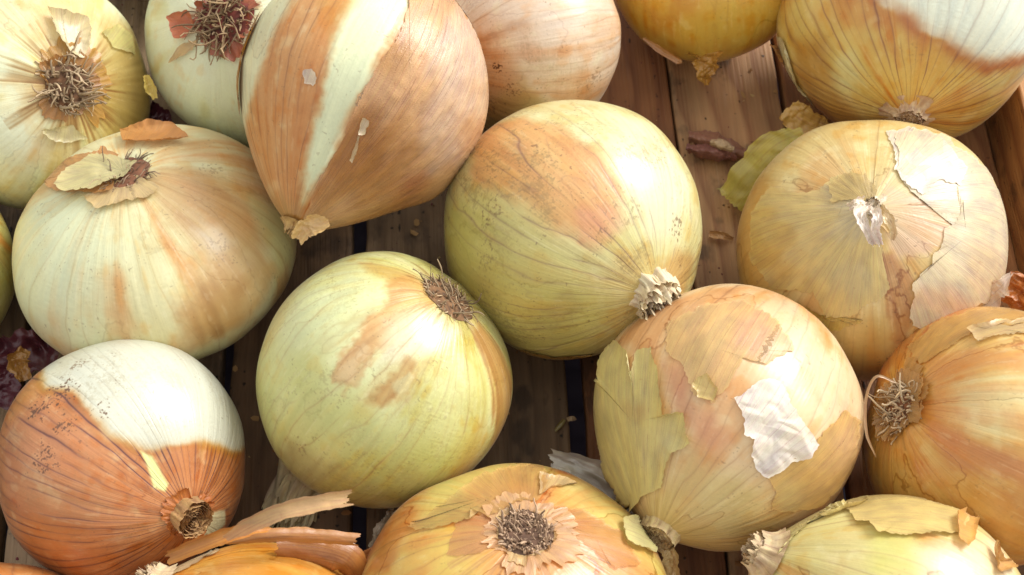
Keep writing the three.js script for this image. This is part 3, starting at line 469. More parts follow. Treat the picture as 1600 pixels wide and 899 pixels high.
onion({ c: [572, 133, 193], asp: 1.0, neckAt: [462, 352], am: 0.93, raise: 0.036, np: 0.36, nw: 0.42, lobe: 0.03, label: 'big orange-brown onion with split papery skin and pointed neck, top centre', seed: 51.9, layers: 0.5,
  pale: 0.02, blush: 0.2, pal: ['#cc965c', '#be7c3e', '#a8622c'], mix: 0.0, streak: 0.8, veins: { n: 50, w: 0.5, s: 0.5, c: '#6a4028' }, rough: 0.38, coat: 0.4, neckCol: ['#9a7438', 0.2, 0.6],
  regions: [{ p: [[650, -70], [640, 10], [612, 60], [582, 125], [552, 170], [522, 240], [486, 310], [468, 334], [468, 290], [484, 230], [498, 170], [508, 120], [520, 60], [544, 10], [556, -70]], col: '#dedfb0', k: 0.97, soft: 0.06, jag: 0.06, tex: 0, vein: 0.1 }, { p: [[400, -80], [500, -60], [470, -10], [440, 30], [416, 80], [400, 130], [384, 190], [372, 240], [340, 200], [345, 60]], col: '#dedcae', k: 0.95, soft: 0.09, jag: 0.08, tex: 0.1, vein: 0.2 },
    { p: [[560, 0], [520, 40], [515, 60], [490, -20]], col: '#b8812c', k: 0.4, soft: 0.08 }, { p: [[600, 120], [660, 60], [650, 300], [560, 340], [520, 330], [560, 200]], col: '#b06a2c', k: 0.5, soft: 0.15, st: 0.08 }, { p: [[690, 20], [750, 60], [755, 200], [680, 200], [660, 120]], col: '#d8b490', k: 0.7, soft: 0.2, st: 0.08 }],
  dirt: { specks: 0.35, at: [{ p: [480, 120, 8], k: 0 }, { p: [693, 127, 7], k: 0.8 }] },
  lumps: [[690, 330, 0.05, 40]],
  flakes: [{ p: [[650, -40], [668, -10], [735, -60], [770, 30], [765, 190], [720, 290], [640, 345], [560, 362], [490, 372], [470, 358], [480, 330], [500, 280], [540, 210], [560, 150], [600, 90], [630, 40]], mid: [640, 180], col: '#d8ae80', spots: [[560, 250, 90, '#b87c38', 0.95, 130], [610, 60, 40, '#bc8848', 0.7, 90], [640, 300, 60, '#c88850', 0.7, 40], [720, 120, 70, '#e8ccb4', 0.9, 150], [640, 280, 26, '#b86848', 0.5, 30]], lift: 0.9, up: 0.45, jag: 3, rings: 30, m: { trans: 0.06, coat: 0.5, rough: 0.36, bump: 0.0009 } },
    { p: [[362, 150], [366, 70], [392, 18], [420, -20], [408, 20], [384, 60], [372, 110], [370, 170], [376, 210]], col: '#a8742c', lift: 2.5, up: 2.4, jag: 1.5, m: { trans: 0.3 } },
    { p: [[474, 112], [488, 107], [496, 122], [490, 134], [478, 130]], col: '#d8ccb0', lift: 0.2, up: 0.25, jag: 3, crumple: 0.4 }, { p: [[567, 181], [576, 187], [570, 206], [561, 208]], col: '#d8c8a4', lift: 2.5, up: 0.9, jag: 3 }, { p: [[559, 210], [563, 212], [556, 238], [551, 252], [548, 248], [553, 230]], col: '#d4c096', lift: 1.5, up: 0.7, jag: 2 }, { p: [[726, -8], [740, -4], [756, 18], [738, 10]], col: '#dcd0c0', lift: 3, up: 1, jag: 2 }],
  necks: [{ r: 11, h: 9, layers: 5, col: '#cca868', dark: '#987038', flare: 0.0, kink: 0.2, jag: 0.5, base: 1.3 }],
  strips: [{ name: 'peeling_skin', s: [[512, 346, 0.082, 10], [490, 352, 0.08, 15], [474, 360, 0.078, 14], [464, 376, 0.075, 9]], col: '#d8b880', wave: 0.3, curl: 0.6, edge: 0.15 }] });
onion({ c: [242, 384, 217], asp: 0.73, rootAt: [182, 238], am: 0.94, raise: 0.003, label: 'pale cream onion with tan browning and peeling root skins, middle left', seed: 63.6, blush: 0.2, layers: 0.3,
  pal: ['#dcd8a8', '#d4c488', '#cca468'], mix: -0.1, streak: 0.6, veins: { n: 36, s: 0.3, c: '#96703a' }, rough: 0.4, coat: 0.5,
  regions: [{ p: [[20, 330], [90, 300], [170, 330], [150, 540], [60, 500], [15, 420]], col: '#dadcae', k: 0.8, soft: 0.2, vein: 0.4 }, { p: [[250, 260], [330, 270], [390, 330], [430, 430], [390, 500], [300, 545], [280, 470], [330, 400], [270, 340], [230, 280]], col: '#b47c40', k: 0.7, soft: 0.1, st: 0.05, tex: 0.45 }, { p: [[300, 360], [350, 345], [370, 380], [330, 400]], col: '#dcc8a0', k: 0.7, soft: 0.06 }, { p: [[290, 440], [390, 440], [380, 510], [300, 540]], col: '#9c6c34', k: 0.5, soft: 0.1, tex: 0.4 }, { p: [[380, 300], [440, 330], [460, 400], [430, 440], [410, 360]], col: '#d4cc80', k: 0.7, soft: 0.08 }],
  dirt: { specks: 0.4, at: [{ p: [330, 265, 26], k: 0.3 }, { p: [345, 390, 30], k: 0.22 }] },
  roots: [{ r: 32, len: 32, n: 90, thick: 0.42, col: '#b89c80', dark: '#4a3828', stand: 0.3, spread: 1, mess: 1.2, lean: [0.4, 0.3], plate: '#5a3c2c', plate2: '#8c5c40' }],
  flakes: [{ p: [[50, 284], [70, 268], [110, 250], [165, 236], [190, 250], [180, 300], [140, 306], [95, 300], [72, 288]], col: '#c4935c', lift: 4, up: 1.2, jag: 4, m: { trans: 0.2 } }, { p: [[135, 310], [170, 292], [212, 278], [248, 296], [228, 312], [180, 320], [155, 330]], col: '#cfb888', lift: 3, up: 0.8, jag: 3 }, { p: [[98, 296], [118, 270], [158, 248], [200, 262], [216, 262], [200, 284], [150, 304], [112, 306]], col: '#c8c08e', lift: 3, up: 3.4, jag: 3, crumple: 0.9 }, { p: [[190, 212], [230, 205], [264, 210], [290, 226], [240, 232], [195, 230]], col: '#c08648', lift: 3.5, up: 2.6, jag: 2, m: { trans: 0.25 } }] });
onion({ c: [891, 362, 204], asp: 0.98, neckAt: [1012, 452], np: 0.03, raise: 0, label: 'centre onion with orange shoulder, green-yellow flank and cut papery neck', seed: 71.1, blush: 0.1, layers: 0.3,
  pal: ['#ccc488', '#c4b468', '#b8a058'], mix: -0.05, streak: 0.45, veins: { n: 42, w: 0.5, s: 0.5, c: '#6a4a44', web: 0.5 }, neckCol: ['#c8b480', 0.12, 0.5],
  regions: [{ p: [[690, 330], [760, 300], [830, 350], [900, 430], [960, 480], [900, 575], [780, 540], [700, 450]], col: '#b4a844', k: 0.65, soft: 0.2, st: 0.05 }, { p: [[735, 235], [765, 200], [820, 185], [880, 200], [940, 240], [975, 300], [955, 365], [915, 378], [870, 355], [810, 318], [738, 285]], col: '#c67a3c', k: 0.85, soft: 0.09, jag: 0.07, st: 0.03, tex: 0.35 }, { p: [[900, 330], [960, 320], [990, 350], [940, 385], [905, 370]], col: '#c88070', k: 0.4, soft: 0.06 }, { p: [[940, 170], [1020, 200], [1080, 290], [1060, 380], [1000, 370], [980, 280]], col: '#d8d0ac', k: 0.7, soft: 0.12 }, { p: [[1035, 420], [1060, 390], [1085, 400], [1070, 460], [1045, 470]], col: '#a87436', k: 0.7, soft: 0.08 }, { p: [[780, 500], [860, 480], [920, 520], [860, 570], [800, 550]], col: '#8c7a38', k: 0.35, soft: 0.12, tex: 0.5 }, { p: [[840, 480], [890, 450], [910, 480], [870, 510]], col: '#988040', k: 0.4, soft: 0.04 }],
  dirt: { specks: 0.6, dirt: 0.25, at: [{ p: [1058, 355, 24], k: 0.5 }, { p: [1062, 405, 18], k: 0.5 }, { p: [770, 330, 26], k: 0.35 }, { p: [838, 230, 14], k: 0.4 }, { p: [700, 345, 12], k: 0.4 }] },
  necks: [{ r: 33, h: 26, layers: 9, col: '#e8d8b0', dark: '#b08c58', flare: 0.18, kink: 0.28, jag: 0.55, base: 0.3, core: 0.1, bend: [-0.1, -0.25, 0] }],
  flakes: [{ p: [[770, 545], [830, 548], [880, 560], [930, 552], [900, 572], [850, 574], [800, 560]], col: '#a8823c', lift: 2, up: 0.6, jag: 2 }] });
onion({ c: [1357, 387, 206], asp: 0.86, neckAt: [1362, 325], np: 0.03, label: 'tan onion in layers of torn papery skin, shrivelled neck facing up, right', seed: 83.9, neutral: 0.25, blush: 0.3,
  pal: ['#d0b878', '#c8a862', '#bc9450'], streak: 0.35, layers: 0.8, veins: { n: 60, w: 0.4, s: 0.28, c: '#86603c' }, neckCol: ['#cdbb8c', 0.3, 0.5],
  regions: [{ p: [[1150, 330], [1200, 260], [1250, 330], [1240, 440], [1200, 480], [1150, 430]], col: '#b8883a', k: 0.6, soft: 0.14 }, { p: [[1375, 400], [1395, 395], [1425, 440], [1430, 500], [1418, 540], [1395, 545], [1385, 480]], col: '#8c4c24', k: 0.85, soft: 0.04, tex: 0.4, vein: 0.4 }, { p: [[1385, 290], [1440, 310], [1500, 300], [1500, 360], [1450, 400], [1400, 400], [1380, 350]], col: '#c89c84', k: 0.75, soft: 0.05, vein: 1.3 }, { p: [[1270, 500], [1380, 500], [1390, 570], [1300, 570]], col: '#b49044', k: 0.6, soft: 0.08 }],
  dirt: { specks: 0.5 },
  flakes: [{ p: [[1176, 335], [1205, 292], [1245, 304], [1282, 298], [1300, 276], [1335, 272], [1346, 300], [1352, 330], [1360, 350], [1376, 395], [1390, 452], [1378, 462], [1352, 478], [1330, 494], [1292, 496], [1272, 455], [1210, 452], [1172, 400]], mid: [1290, 390], col: '#d8c486', spots: [[1200, 390, 60, '#cca858', 0.8, 90], [1330, 330, 60, '#dccfa4', 0.8], [1330, 440, 50, '#d8c890', 0.7], [1270, 470, 30, '#c8a858', 0.5]], lift: 0.5, up: 0.3, jag: 4, rings: 30, m: { trans: 0.15 } },
    { p: [[1398, 212], [1432, 202], [1480, 216], [1550, 270], [1592, 370], [1580, 450], [1510, 484], [1440, 512], [1424, 508], [1426, 440], [1446, 420], [1466, 390], [1474, 362], [1496, 345], [1502, 320], [1492, 292], [1470, 285], [1440, 300], [1422, 300], [1402, 270], [1404, 240]], mid: [1510, 370], col: '#e2d2a8', spots: [[1470, 470, 60, '#dcb088', 0.7, 30], [1540, 430, 40, '#e0c090', 0.6, 60]], lift: 0.7, up: 0.4, jag: 4, rings: 30, m: { trans: 0.1, coat: 0.4 } },
    { p: [[1385, 208], [1420, 198], [1470, 216], [1510, 262], [1500, 292], [1466, 282], [1440, 306], [1414, 290], [1398, 262], [1398, 236]], col: '#e0d6ba', lift: 0.6, up: 0.5, jag: 4, m: { trans: 0.1, coat: 0.5 } }, { p: [[1296, 290], [1318, 272], [1350, 275], [1372, 300], [1355, 320], [1325, 312], [1300, 318]], col: '#c4ac70', lift: 1, up: 0.7, jag: 4 },
    { p: [[1370, 330], [1390, 345], [1398, 372], [1386, 362], [1374, 350]], col: '#c8a868', lift: 3, up: 1, jag: 2 }, { p: [[1180, 450], [1240, 470], [1300, 500], [1350, 500], [1290, 520], [1220, 500]], col: '#c0a458', lift: 0.6, up: 0.25, jag: 4 }],
  necks: [{ r: 13, h: 6, layers: 6, col: '#e6d8ba', dark: '#c8aa7c', flare: 0.0, kink: 0.4, jag: 0.5, base: 1.2, plug: 1.0 }],
  strips: [{ name: 'neck_fibre', s: [[1352, 312, 0.087, 5], [1336, 318, 0.09, 6], [1326, 324, 0.088, 5]], col: '#e8dcc8', curl: 0.8, wave: 0.6, edge: 0.3 }, { name: 'neck_fibre', s: [[1356, 316, 0.088, 6], [1346, 338, 0.093, 9], [1358, 366, 0.092, 7], [1366, 384, 0.089, 3]], col: '#e6dac4', curl: 0.9, wave: 0.6, edge: 0.3 }, { name: 'neck_fibre', s: [[1366, 318, 0.088, 6], [1372, 340, 0.093, 8], [1368, 362, 0.091, 8], [1376, 384, 0.088, 4]], col: '#eadfcc', curl: 0.9, wave: 0.6, edge: 0.3 }, { name: 'neck_fibre', s: [[1374, 322, 0.088, 5], [1388, 340, 0.09, 8], [1396, 362, 0.088, 6], [1394, 376, 0.086, 3]], col: '#d8c294', curl: 0.7, wave: 0.4, edge: 0.3 }] });
onion({ c: [194, 722, 192], asp: 0.95, neckAt: [286, 803], np: 0.05, nw: 0.3, label: 'copper-red onion with a bare white shoulder and cut round neck, lower left', seed: 91.7, layers: 0.0,
  pale: 0.02, blush: 0.15, neutral: 0, pal: ['#c08250', '#b06c3a', '#945428'], mix: 0, streak: 0.5, veins: { n: 62, w: 0.5, s: 0.78, c: '#46242a', web: 0.55 }, rough: 0.34, coat: 0.5, neckCol: ['#8c4c20', 0.14, 0.4],
  regions: [{ p: [[66, 612], [115, 612], [142, 648], [164, 684], [214, 703], [236, 706], [261, 697], [303, 691], [330, 700], [363, 712], [392, 700], [400, 620], [340, 520], [230, 480], [120, 520], [60, 570]], col: '#c4c4b0', k: 1, soft: 0.028, jag: 0.03, rim: '#a8681c', rw: 0.045, rk: 0.75, tex: 0, vein: 0.06, flat: 1 }, { p: [[219, 705], [238, 714], [262, 756], [258, 768], [240, 762], [230, 730]], col: '#d0d48c', k: 1, soft: 0.015, jag: 0.01, tex: 0, vein: 0 }, { p: [[306, 816], [330, 800], [352, 796], [352, 820], [330, 838], [306, 836]], col: '#d4d4a8', k: 0.95, soft: 0.02, jag: 0.02, tex: 0, vein: 0.2 }, { p: [[20, 640], [90, 640], [150, 690], [120, 760], [30, 740]], col: '#c08058', k: 0.5, soft: 0.15 }, { p: [[30, 780], [160, 800], [200, 880], [60, 880]], col: '#b8642a', k: 0.4, soft: 0.15 }],
  dirt: { specks: 0.5, dirt: 0.1, at: [{ p: [95, 615, 36], k: 0.9 }, { p: [60, 640, 26], k: 0.9 }, { p: [100, 665, 24], k: 0.8 }, { p: [70, 715, 30], k: 0.8 }, { p: [160, 645, 18], k: 0.8 }, { p: [120, 570, 22], k: 0.5 }, { p: [165, 628, 12], k: 0.5 }, { p: [175, 555, 8], k: 0.4 }] },
  collars: [{ from: 0.12, to: 0.205, up: 0.3, lift: 2.2, col: '#b06c38', m: { trans: 0.15 } }],
  necks: [{ r: 27, h: 16, layers: 9, col: '#c49a60', dark: '#583014', flat: 1, kink: 0.1, jag: 0.16, base: 0.12, core: 0.5, dish: 1.4, fill: 0.92 }] });
onion({ c: [601, 593, 200], asp: 0.95, rootAt: [706, 462], am: 0.985, np: 0.2, nw: 0.36, label: 'green-yellow onion with an orange-brown scar and frayed roots, left of centre', seed: 13.8, blush: 0.15, layers: 0.25,
  pal: ['#d2cf90', '#c8c274', '#bcb052'], mix: 0.0, streak: 0.4, veins: { n: 40, w: 0.6, s: 0.42, c: '#8a6038', web: 0.6 }, rootCol: ['#b08a48', 0.3, 0.6], rough: 0.38, coat: 0.45,
  regions: [{ p: [[400, 600], [480, 560], [640, 680], [720, 700], [680, 800], [500, 780], [420, 700]], col: '#bdbe60', k: 0.6, soft: 0.2 }, { p: [[440, 440], [560, 410], [620, 450], [560, 520], [440, 560], [400, 520]], col: '#d4d6a0', k: 0.7, soft: 0.18 },
    { p: [[590, 440], [650, 428], [690, 470], [650, 510], [620, 530], [560, 580], [545, 610], [520, 590], [530, 550], [560, 510], [600, 470]], col: '#bc7c40', k: 0.8, soft: 0.045, jag: 0.1, tex: 0.55 }, { p: [[600, 500], [680, 480], [720, 520], [640, 560], [590, 570]], col: '#dccca4', k: 0.8, soft: 0.08 }, { p: [[522, 590], [540, 552], [560, 530], [582, 524], [590, 545], [566, 575], [556, 600], [538, 612]], col: '#d2b684', k: 0.7, soft: 0.05, jag: 0.1, tex: 0.4, rim: '#a87840', rw: 0.03, rk: 0.45, h: 0.1 }, { p: [[640, 570], [662, 572], [658, 600], [628, 634], [596, 640], [580, 620], [610, 596]], col: '#aa7432', k: 0.85, soft: 0.06, jag: 0.1, tex: 0.5 }, { p: [[615, 600], [640, 582], [652, 590], [640, 612], [618, 626]], col: '#ccbc80', k: 0.9, soft: 0.015, jag: 0.05, h: 0.12 },
    { p: [[745, 500], [780, 540], [800, 600], [790, 670], [760, 720], [770, 640], [765, 580], [740, 530]], col: '#a0662a', k: 0.9, soft: 0.06, st: 0.05 }, { p: [[560, 410], [640, 425], [660, 445], [610, 450]], col: '#a8742c', k: 0.6, soft: 0.06 }, { p: [[450, 690], [520, 720], [620, 770], [560, 800], [470, 760], [440, 710]], col: '#8c7848', k: 0.55, soft: 0.1, tex: 0.5 }],
  dirt: { specks: 0.35, dirt: 0.12, at: [{ p: [742, 654, 5], k: 1 }, { p: [470, 700, 22], k: 0.3 }] },
  roots: [{ r: 40, len: 30, n: 150, thick: 0.6, lean: [-0.1, 0.1, 0.5], col: '#c0a884', dark: '#5c4632', stand: 0.5, spread: 0.9, mess: 1.4, plate: '#4a3424', plate2: '#8a6440' }],
  necks: [{ r: 33, h: 92, layers: 8, col: '#ded2a4', dark: '#a89868', flare: 0.25, kink: 0.3, jag: 0.5, base: 0.7, bend: [0.2, -0.2, 0.45] }] });
onion({ c: [1137, 648, 206], asp: 0.96, neckAt: [1044, 812], am: 0.84, np: 0.2, nw: 0.46, label: 'tan onion with torn olive skin and a crumpled white scrap stuck on it', seed: 27.4, layers: 0.7,
  pal: ['#dcc090', '#d8b07c', '#cc9860'], streak: 0.55, veins: { n: 46, w: 0.5, s: 0.45, c: '#86583a' }, neckCol: ['#b09050', 0.25, 0.5], rough: 0.4, coat: 0.4,
  regions: [{ p: [[960, 540], [1010, 490], [1100, 455], [1180, 450], [1110, 475], [1050, 505], [1020, 560]], col: '#c47c40', k: 0.75, soft: 0.08, st: 0.04 }, { p: [[1030, 560], [1060, 580], [1090, 640], [1120, 650], [1150, 690], [1110, 720], [1060, 650]], col: '#bc7650', k: 0.75, soft: 0.07, jag: 0.07, tex: 0.45 }, { p: [[1010, 770], [1080, 700], [1180, 760], [1240, 800], [1160, 870], [1060, 850]], col: '#b8a050', k: 0.65, soft: 0.14 }, { p: [[1240, 480], [1320, 580], [1340, 680], [1280, 660], [1220, 560]], col: '#d4b48c', k: 0.7, soft: 0.15 }, { p: [[1200, 560], [1240, 600], [1290, 640], [1270, 580]], col: '#c88850', k: 0.4, soft: 0.06 }],
  dirt: { specks: 0.4 },
  flakes: [{ p: [[914, 602], [930, 585], [938, 600], [944, 568], [962, 535], [985, 552], [990, 590], [1000, 555], [1025, 548], [1034, 600], [1040, 648], [1072, 645], [1080, 690], [1055, 705], [1040, 735], [1035, 760], [1008, 772], [985, 800], [960, 770], [930, 690]], mid: [990, 660], col: '#cabe7e', spots: [[1000, 640, 26, '#b88848', 0.5], [930, 680, 40, '#b0a468', 0.6, 70], [1040, 700, 40, '#d4c88c', 0.6]], lift: 3.2, up: 0.5, jag: 3, rings: 26, m: { trans: 0.1, rough: 0.6 } },
    { p: [[1045, 505], [1100, 478], [1160, 470], [1215, 500], [1240, 545], [1200, 570], [1160, 560], [1140, 600], [1112, 630], [1085, 618], [1070, 575], [1042, 545]], mid: [1120, 545], col: '#d8b880', spots: [[1180, 520, 50, '#e0b080', 0.8], [1080, 560, 40, '#ccb070', 0.6]], lift: 0.5, up: 0.25, jag: 4, m: { trans: 0.2 } }, { p: [[1085, 600], [1105, 588], [1122, 610], [1116, 628], [1092, 622]], col: '#d0bc7c', lift: 1.5, up: 0.8, jag: 3, crumple: 0.8 },
    { p: [[1190, 730], [1250, 715], [1275, 690], [1320, 640], [1345, 660], [1330, 740], [1280, 790], [1225, 800], [1205, 795], [1212, 770]], mid: [1275, 735], col: '#d4b070', spots: [[1320, 690, 50, '#dcb684', 0.7], [1230, 770, 40, '#d8c480', 0.7]], lift: 0.8, up: 0.35, jag: 4, m: { trans: 0.12 } },
    { p: [[1147, 622], [1165, 612], [1192, 594], [1224, 597], [1232, 630], [1252, 660], [1276, 694], [1262, 712], [1236, 722], [1200, 746], [1184, 736], [1174, 712], [1178, 684], [1162, 678], [1160, 650]], mid: [1208, 668], col: '#efe7d2', lift: 0.9, up: 0.4, jag: 3, crumple: 1.3, rings: 34, label: 'crumpled white scrap of skin', m: { trans: 0.05, rough: 0.6, bump: 0.0003 } }],
  necks: [{ r: 27, h: 9, layers: 11, col: '#d8c088', dark: '#8c6840', flat: 1, kink: 0.1, jag: 0.2, base: 0.3, plug: 0.8, core: 0.35, dish: 0.3, fill: 0.92 }] });
onion({ c: [1545, 680, 199], asp: 0.92, rootAt: [1402, 637], am: 0.86, raise: 0.007, label: 'glossy orange-gold onion with curly pale roots at the right edge', seed: 35.2, neutral: 0.25,
  pale: 0.05, layers: 0.8, pal: ['#d0a048', '#c88a3c', '#bc6c30'], mix: 0.1, streak: 0.9, veins: { n: 30, s: 0.3, c: '#a0582c' }, rough: 0.32, coat: 0.6, rootCol: ['#b48444', 0.25, 0.6],
  regions: [{ p: [[1490, 600], [1570, 570], [1640, 590], [1640, 660], [1560, 680], [1490, 660]], col: '#dcd49c', k: 0.75, soft: 0.14, st: 0.08, vein: 0.2 }, { p: [[1420, 560], [1480, 500], [1600, 480], [1600, 540], [1500, 560]], col: '#cfae6c', k: 0.6, soft: 0.1, st: 0.06 }, { p: [[1440, 640], [1520, 690], [1610, 720], [1610, 760], [1510, 730], [1450, 680]], col: '#b86a34', k: 0.6, soft: 0.06, st: 0.05 }, { p: [[1440, 560], [1520, 545], [1610, 560], [1610, 585], [1520, 575], [1450, 600]], col: '#c07c3c', k: 0.6, soft: 0.05, st: 0.04 }, { p: [[1450, 690], [1500, 750], [1560, 800], [1520, 830], [1450, 760]], col: '#d4b05c', k: 0.6, soft: 0.06 }, { p: [[1360, 700], [1420, 720], [1440, 790], [1380, 770]], col: '#b89040', k: 0.7, soft: 0.1 }, { p: [[1480, 740], [1600, 760], [1600, 870], [1500, 840]], col: '#bc7c30', k: 0.6, soft: 0.15 }],
  collars: [{ root: 1, from: 0.14, to: 0.36, up: 0.4, lift: 1.6, col: '#c49a58', m: { trans: 0.35 } }, { root: 1, from: 0.14, to: 0.27, up: 0.8, lift: 2.2, col: '#b48c54', seed: 4, m: { trans: 0.3 } }],
  roots: [{ r: 33, len: 34, n: 130, thick: 0.8, col: '#dcc6a2', dark: '#907050', stand: 1.0, spread: 0.5, mess: 1.1, curl: 1.6, plate: '#5a3824', plate2: '#8a5a38' }],
  flakes: [{ p: [[1420, 545], [1470, 500], [1540, 482], [1600, 478], [1610, 505], [1540, 512], [1480, 545], [1440, 570]], col: '#cfa660', lift: 1, up: 0.4, jag: 4, m: { trans: 0.25 } }, { p: [[1512, 520], [1560, 504], [1610, 500], [1610, 520], [1560, 528], [1530, 540]], col: '#d2b884', lift: 1.6, up: 0.9, jag: 4, m: { trans: 0.2 } }],
  strips: [{ name: 'root_thread', s: [[1396, 596, 0.078, 1.5], [1372, 588, 0.079, 2], [1354, 620, 0.07, 2.2], [1355, 680, 0.062, 2.2], [1368, 712, 0.058, 1]], col: '#c8a884', curl: 0.4 }, { name: 'root_thread', s: [[1353, 640, 0.05, 2], [1350, 700, 0.03, 3], [1352, 766, 0.02, 2]], col: '#b08c68', curl: 0.4 }] });
onion({ c: [803, 966, 248], asp: 0.86, rootAt: [823, 822], label: 'flaky orange-yellow onion with its round root disc up, bottom centre', seed: 47.5, neutral: 0.25,
  pale: 0.04, layers: 1, pal: ['#c8b45c', '#c89048', '#b86830'], mix: 0.15, streak: 0.7, veins: { n: 44, s: 0.45, c: '#8a5a30' }, rough: 0.36, coat: 0.5, rootCol: ['#c08a58', 0.36, 0.65],
  regions: [{ p: [[640, 790], [700, 740], [800, 716], [880, 730], [830, 760], [740, 760], [660, 820]], col: '#c0bc68', k: 0.7, soft: 0.1 }, { p: [[860, 740], [960, 780], [1020, 840], [980, 850], [900, 800]], col: '#c4b868', k: 0.7, soft: 0.12 }, { p: [[620, 860], [700, 830], [760, 850], [740, 899], [620, 930]], col: '#d0bc54', k: 0.7, soft: 0.12, st: 0.06 }, { p: [[880, 840], [960, 850], [1020, 899], [960, 950], [850, 930], [780, 880]], col: '#c8804c', k: 0.6, soft: 0.14, st: 0.06 }, { p: [[570, 899], [620, 820], [650, 800], [610, 899]], col: '#b8702c', k: 0.7, soft: 0.05 }],
  collars: [{ root: 1, from: 0.2, to: 0.36, up: 0.2, lift: 0.7, col: '#d8b080', m: { trans: 0.35 } }, { root: 1, from: 0.2, to: 0.22, up: 0.4, lift: 0.8, col: '#d0b07c', seed: 9, m: { trans: 0.3 } }],
  roots: [{ r: 38, len: 19, n: 380, thick: 0.8, col: '#c8a888', dark: '#5a3e2c', stand: 1.2, spread: 0.35, mess: 1.1, curl: 0.8, plate: '#3a281c', plate2: '#6a4c38' }],
  flakes: [{ p: [[640, 826], [690, 792], [745, 752], [800, 730], [850, 728], [856, 756], [838, 782], [800, 790], [765, 812], [740, 800], [735, 815], [700, 822], [660, 830]], mid: [770, 775], col: '#cca468', spots: [[700, 800, 50, '#c8b468', 0.8], [810, 755, 40, '#bc8850', 0.7]], lift: 1.2, up: 0.35, jag: 4, m: { op: 0.62 } }, { p: [[700, 868], [716, 815], [765, 800], [790, 812], [786, 850], [744, 866]], col: '#c89868', lift: 0.7, up: 0.3, jag: 4, m: { op: 0.5 } }, { p: [[965, 818], [985, 812], [1020, 836], [1018, 866], [990, 858], [972, 850]], col: '#cdc48c', lift: 3, up: 0.8, jag: 3 }, { p: [[860, 790], [910, 800], [970, 835], [1000, 880], [960, 890], [900, 840], [865, 815]], col: '#c89054', lift: 0.9, up: 0.3, jag: 4, m: { op: 0.5 } }, { p: [[842, 745], [880, 750], [900, 758], [860, 765], [842, 778]], col: '#cbb080', lift: 1.5, up: 0.6, jag: 3 }] });
onion({ c: [388, 1046, 206], asp: 0.9, neckDir: [-0.7, 0.66, 0.28], np: 0.1, raise: 0.004, label: 'orange onion shedding long strips of skin at the bottom edge, left', seed: 58.3, neutral: 0.25,
  pale: 0.03, layers: 0.8, pal: ['#d09a40', '#c8842c', '#b86c28'], mix: 0.1, streak: 0.9, veins: { n: 40, s: 0.3, c: '#8a4c20' }, rough: 0.34, coat: 0.5,
  necks: [{ r: 20, h: 20, layers: 6, col: '#dcc49a', dark: '#a88454', flare: 0.2, kink: 0.3, jag: 0.4, base: 0.8 }],
  flakes: [{ p: [[245, 890], [290, 870], [335, 861], [345, 866], [320, 873], [270, 900]], col: '#d8c090', lift: 1.2, up: 0.5, jag: 3 }],
  strips: [{ s: [[352, 842, 0.088, 6], [392, 820, 0.098, 11], [440, 800, 0.104, 13], [500, 786, 0.106, 13], [546, 778, 0.106, 11]], col: '#d4b080', curl: 0.5, n: 60, wave: 0.08, m: { trans: 0.3 } }, { s: [[262, 872, 0.078, 10], [320, 850, 0.083, 12], [370, 832, 0.085, 10], [420, 825, 0.083, 6]], col: '#c48844', curl: 0.6, m: { trans: 0.3 } }, { s: [[352, 848, 0.076, 5], [410, 838, 0.076, 10], [480, 838, 0.072, 12], [558, 844, 0.068, 9]], col: '#a8743e', curl: -0.6, n: 60, roll: 0.25, m: { trans: 0.25 } }, { s: [[430, 858, 0.066, 14], [490, 862, 0.062, 24], [540, 876, 0.058, 26], [562, 910, 0.05, 16]], col: '#9c6838', curl: -0.5, roll: 0.3, m: { trans: 0.25 } }] });
onion({ c: [0, 1076, 200], asp: 0.9, neckDir: [0.2, 0.5, 0.8], small: true, raise: 0.002, label: 'copper-orange onion just showing in the bottom left corner', pal: ['#c07838', '#b4662c', '#a05424'], veins: { s: 0.5, n: 40 } });
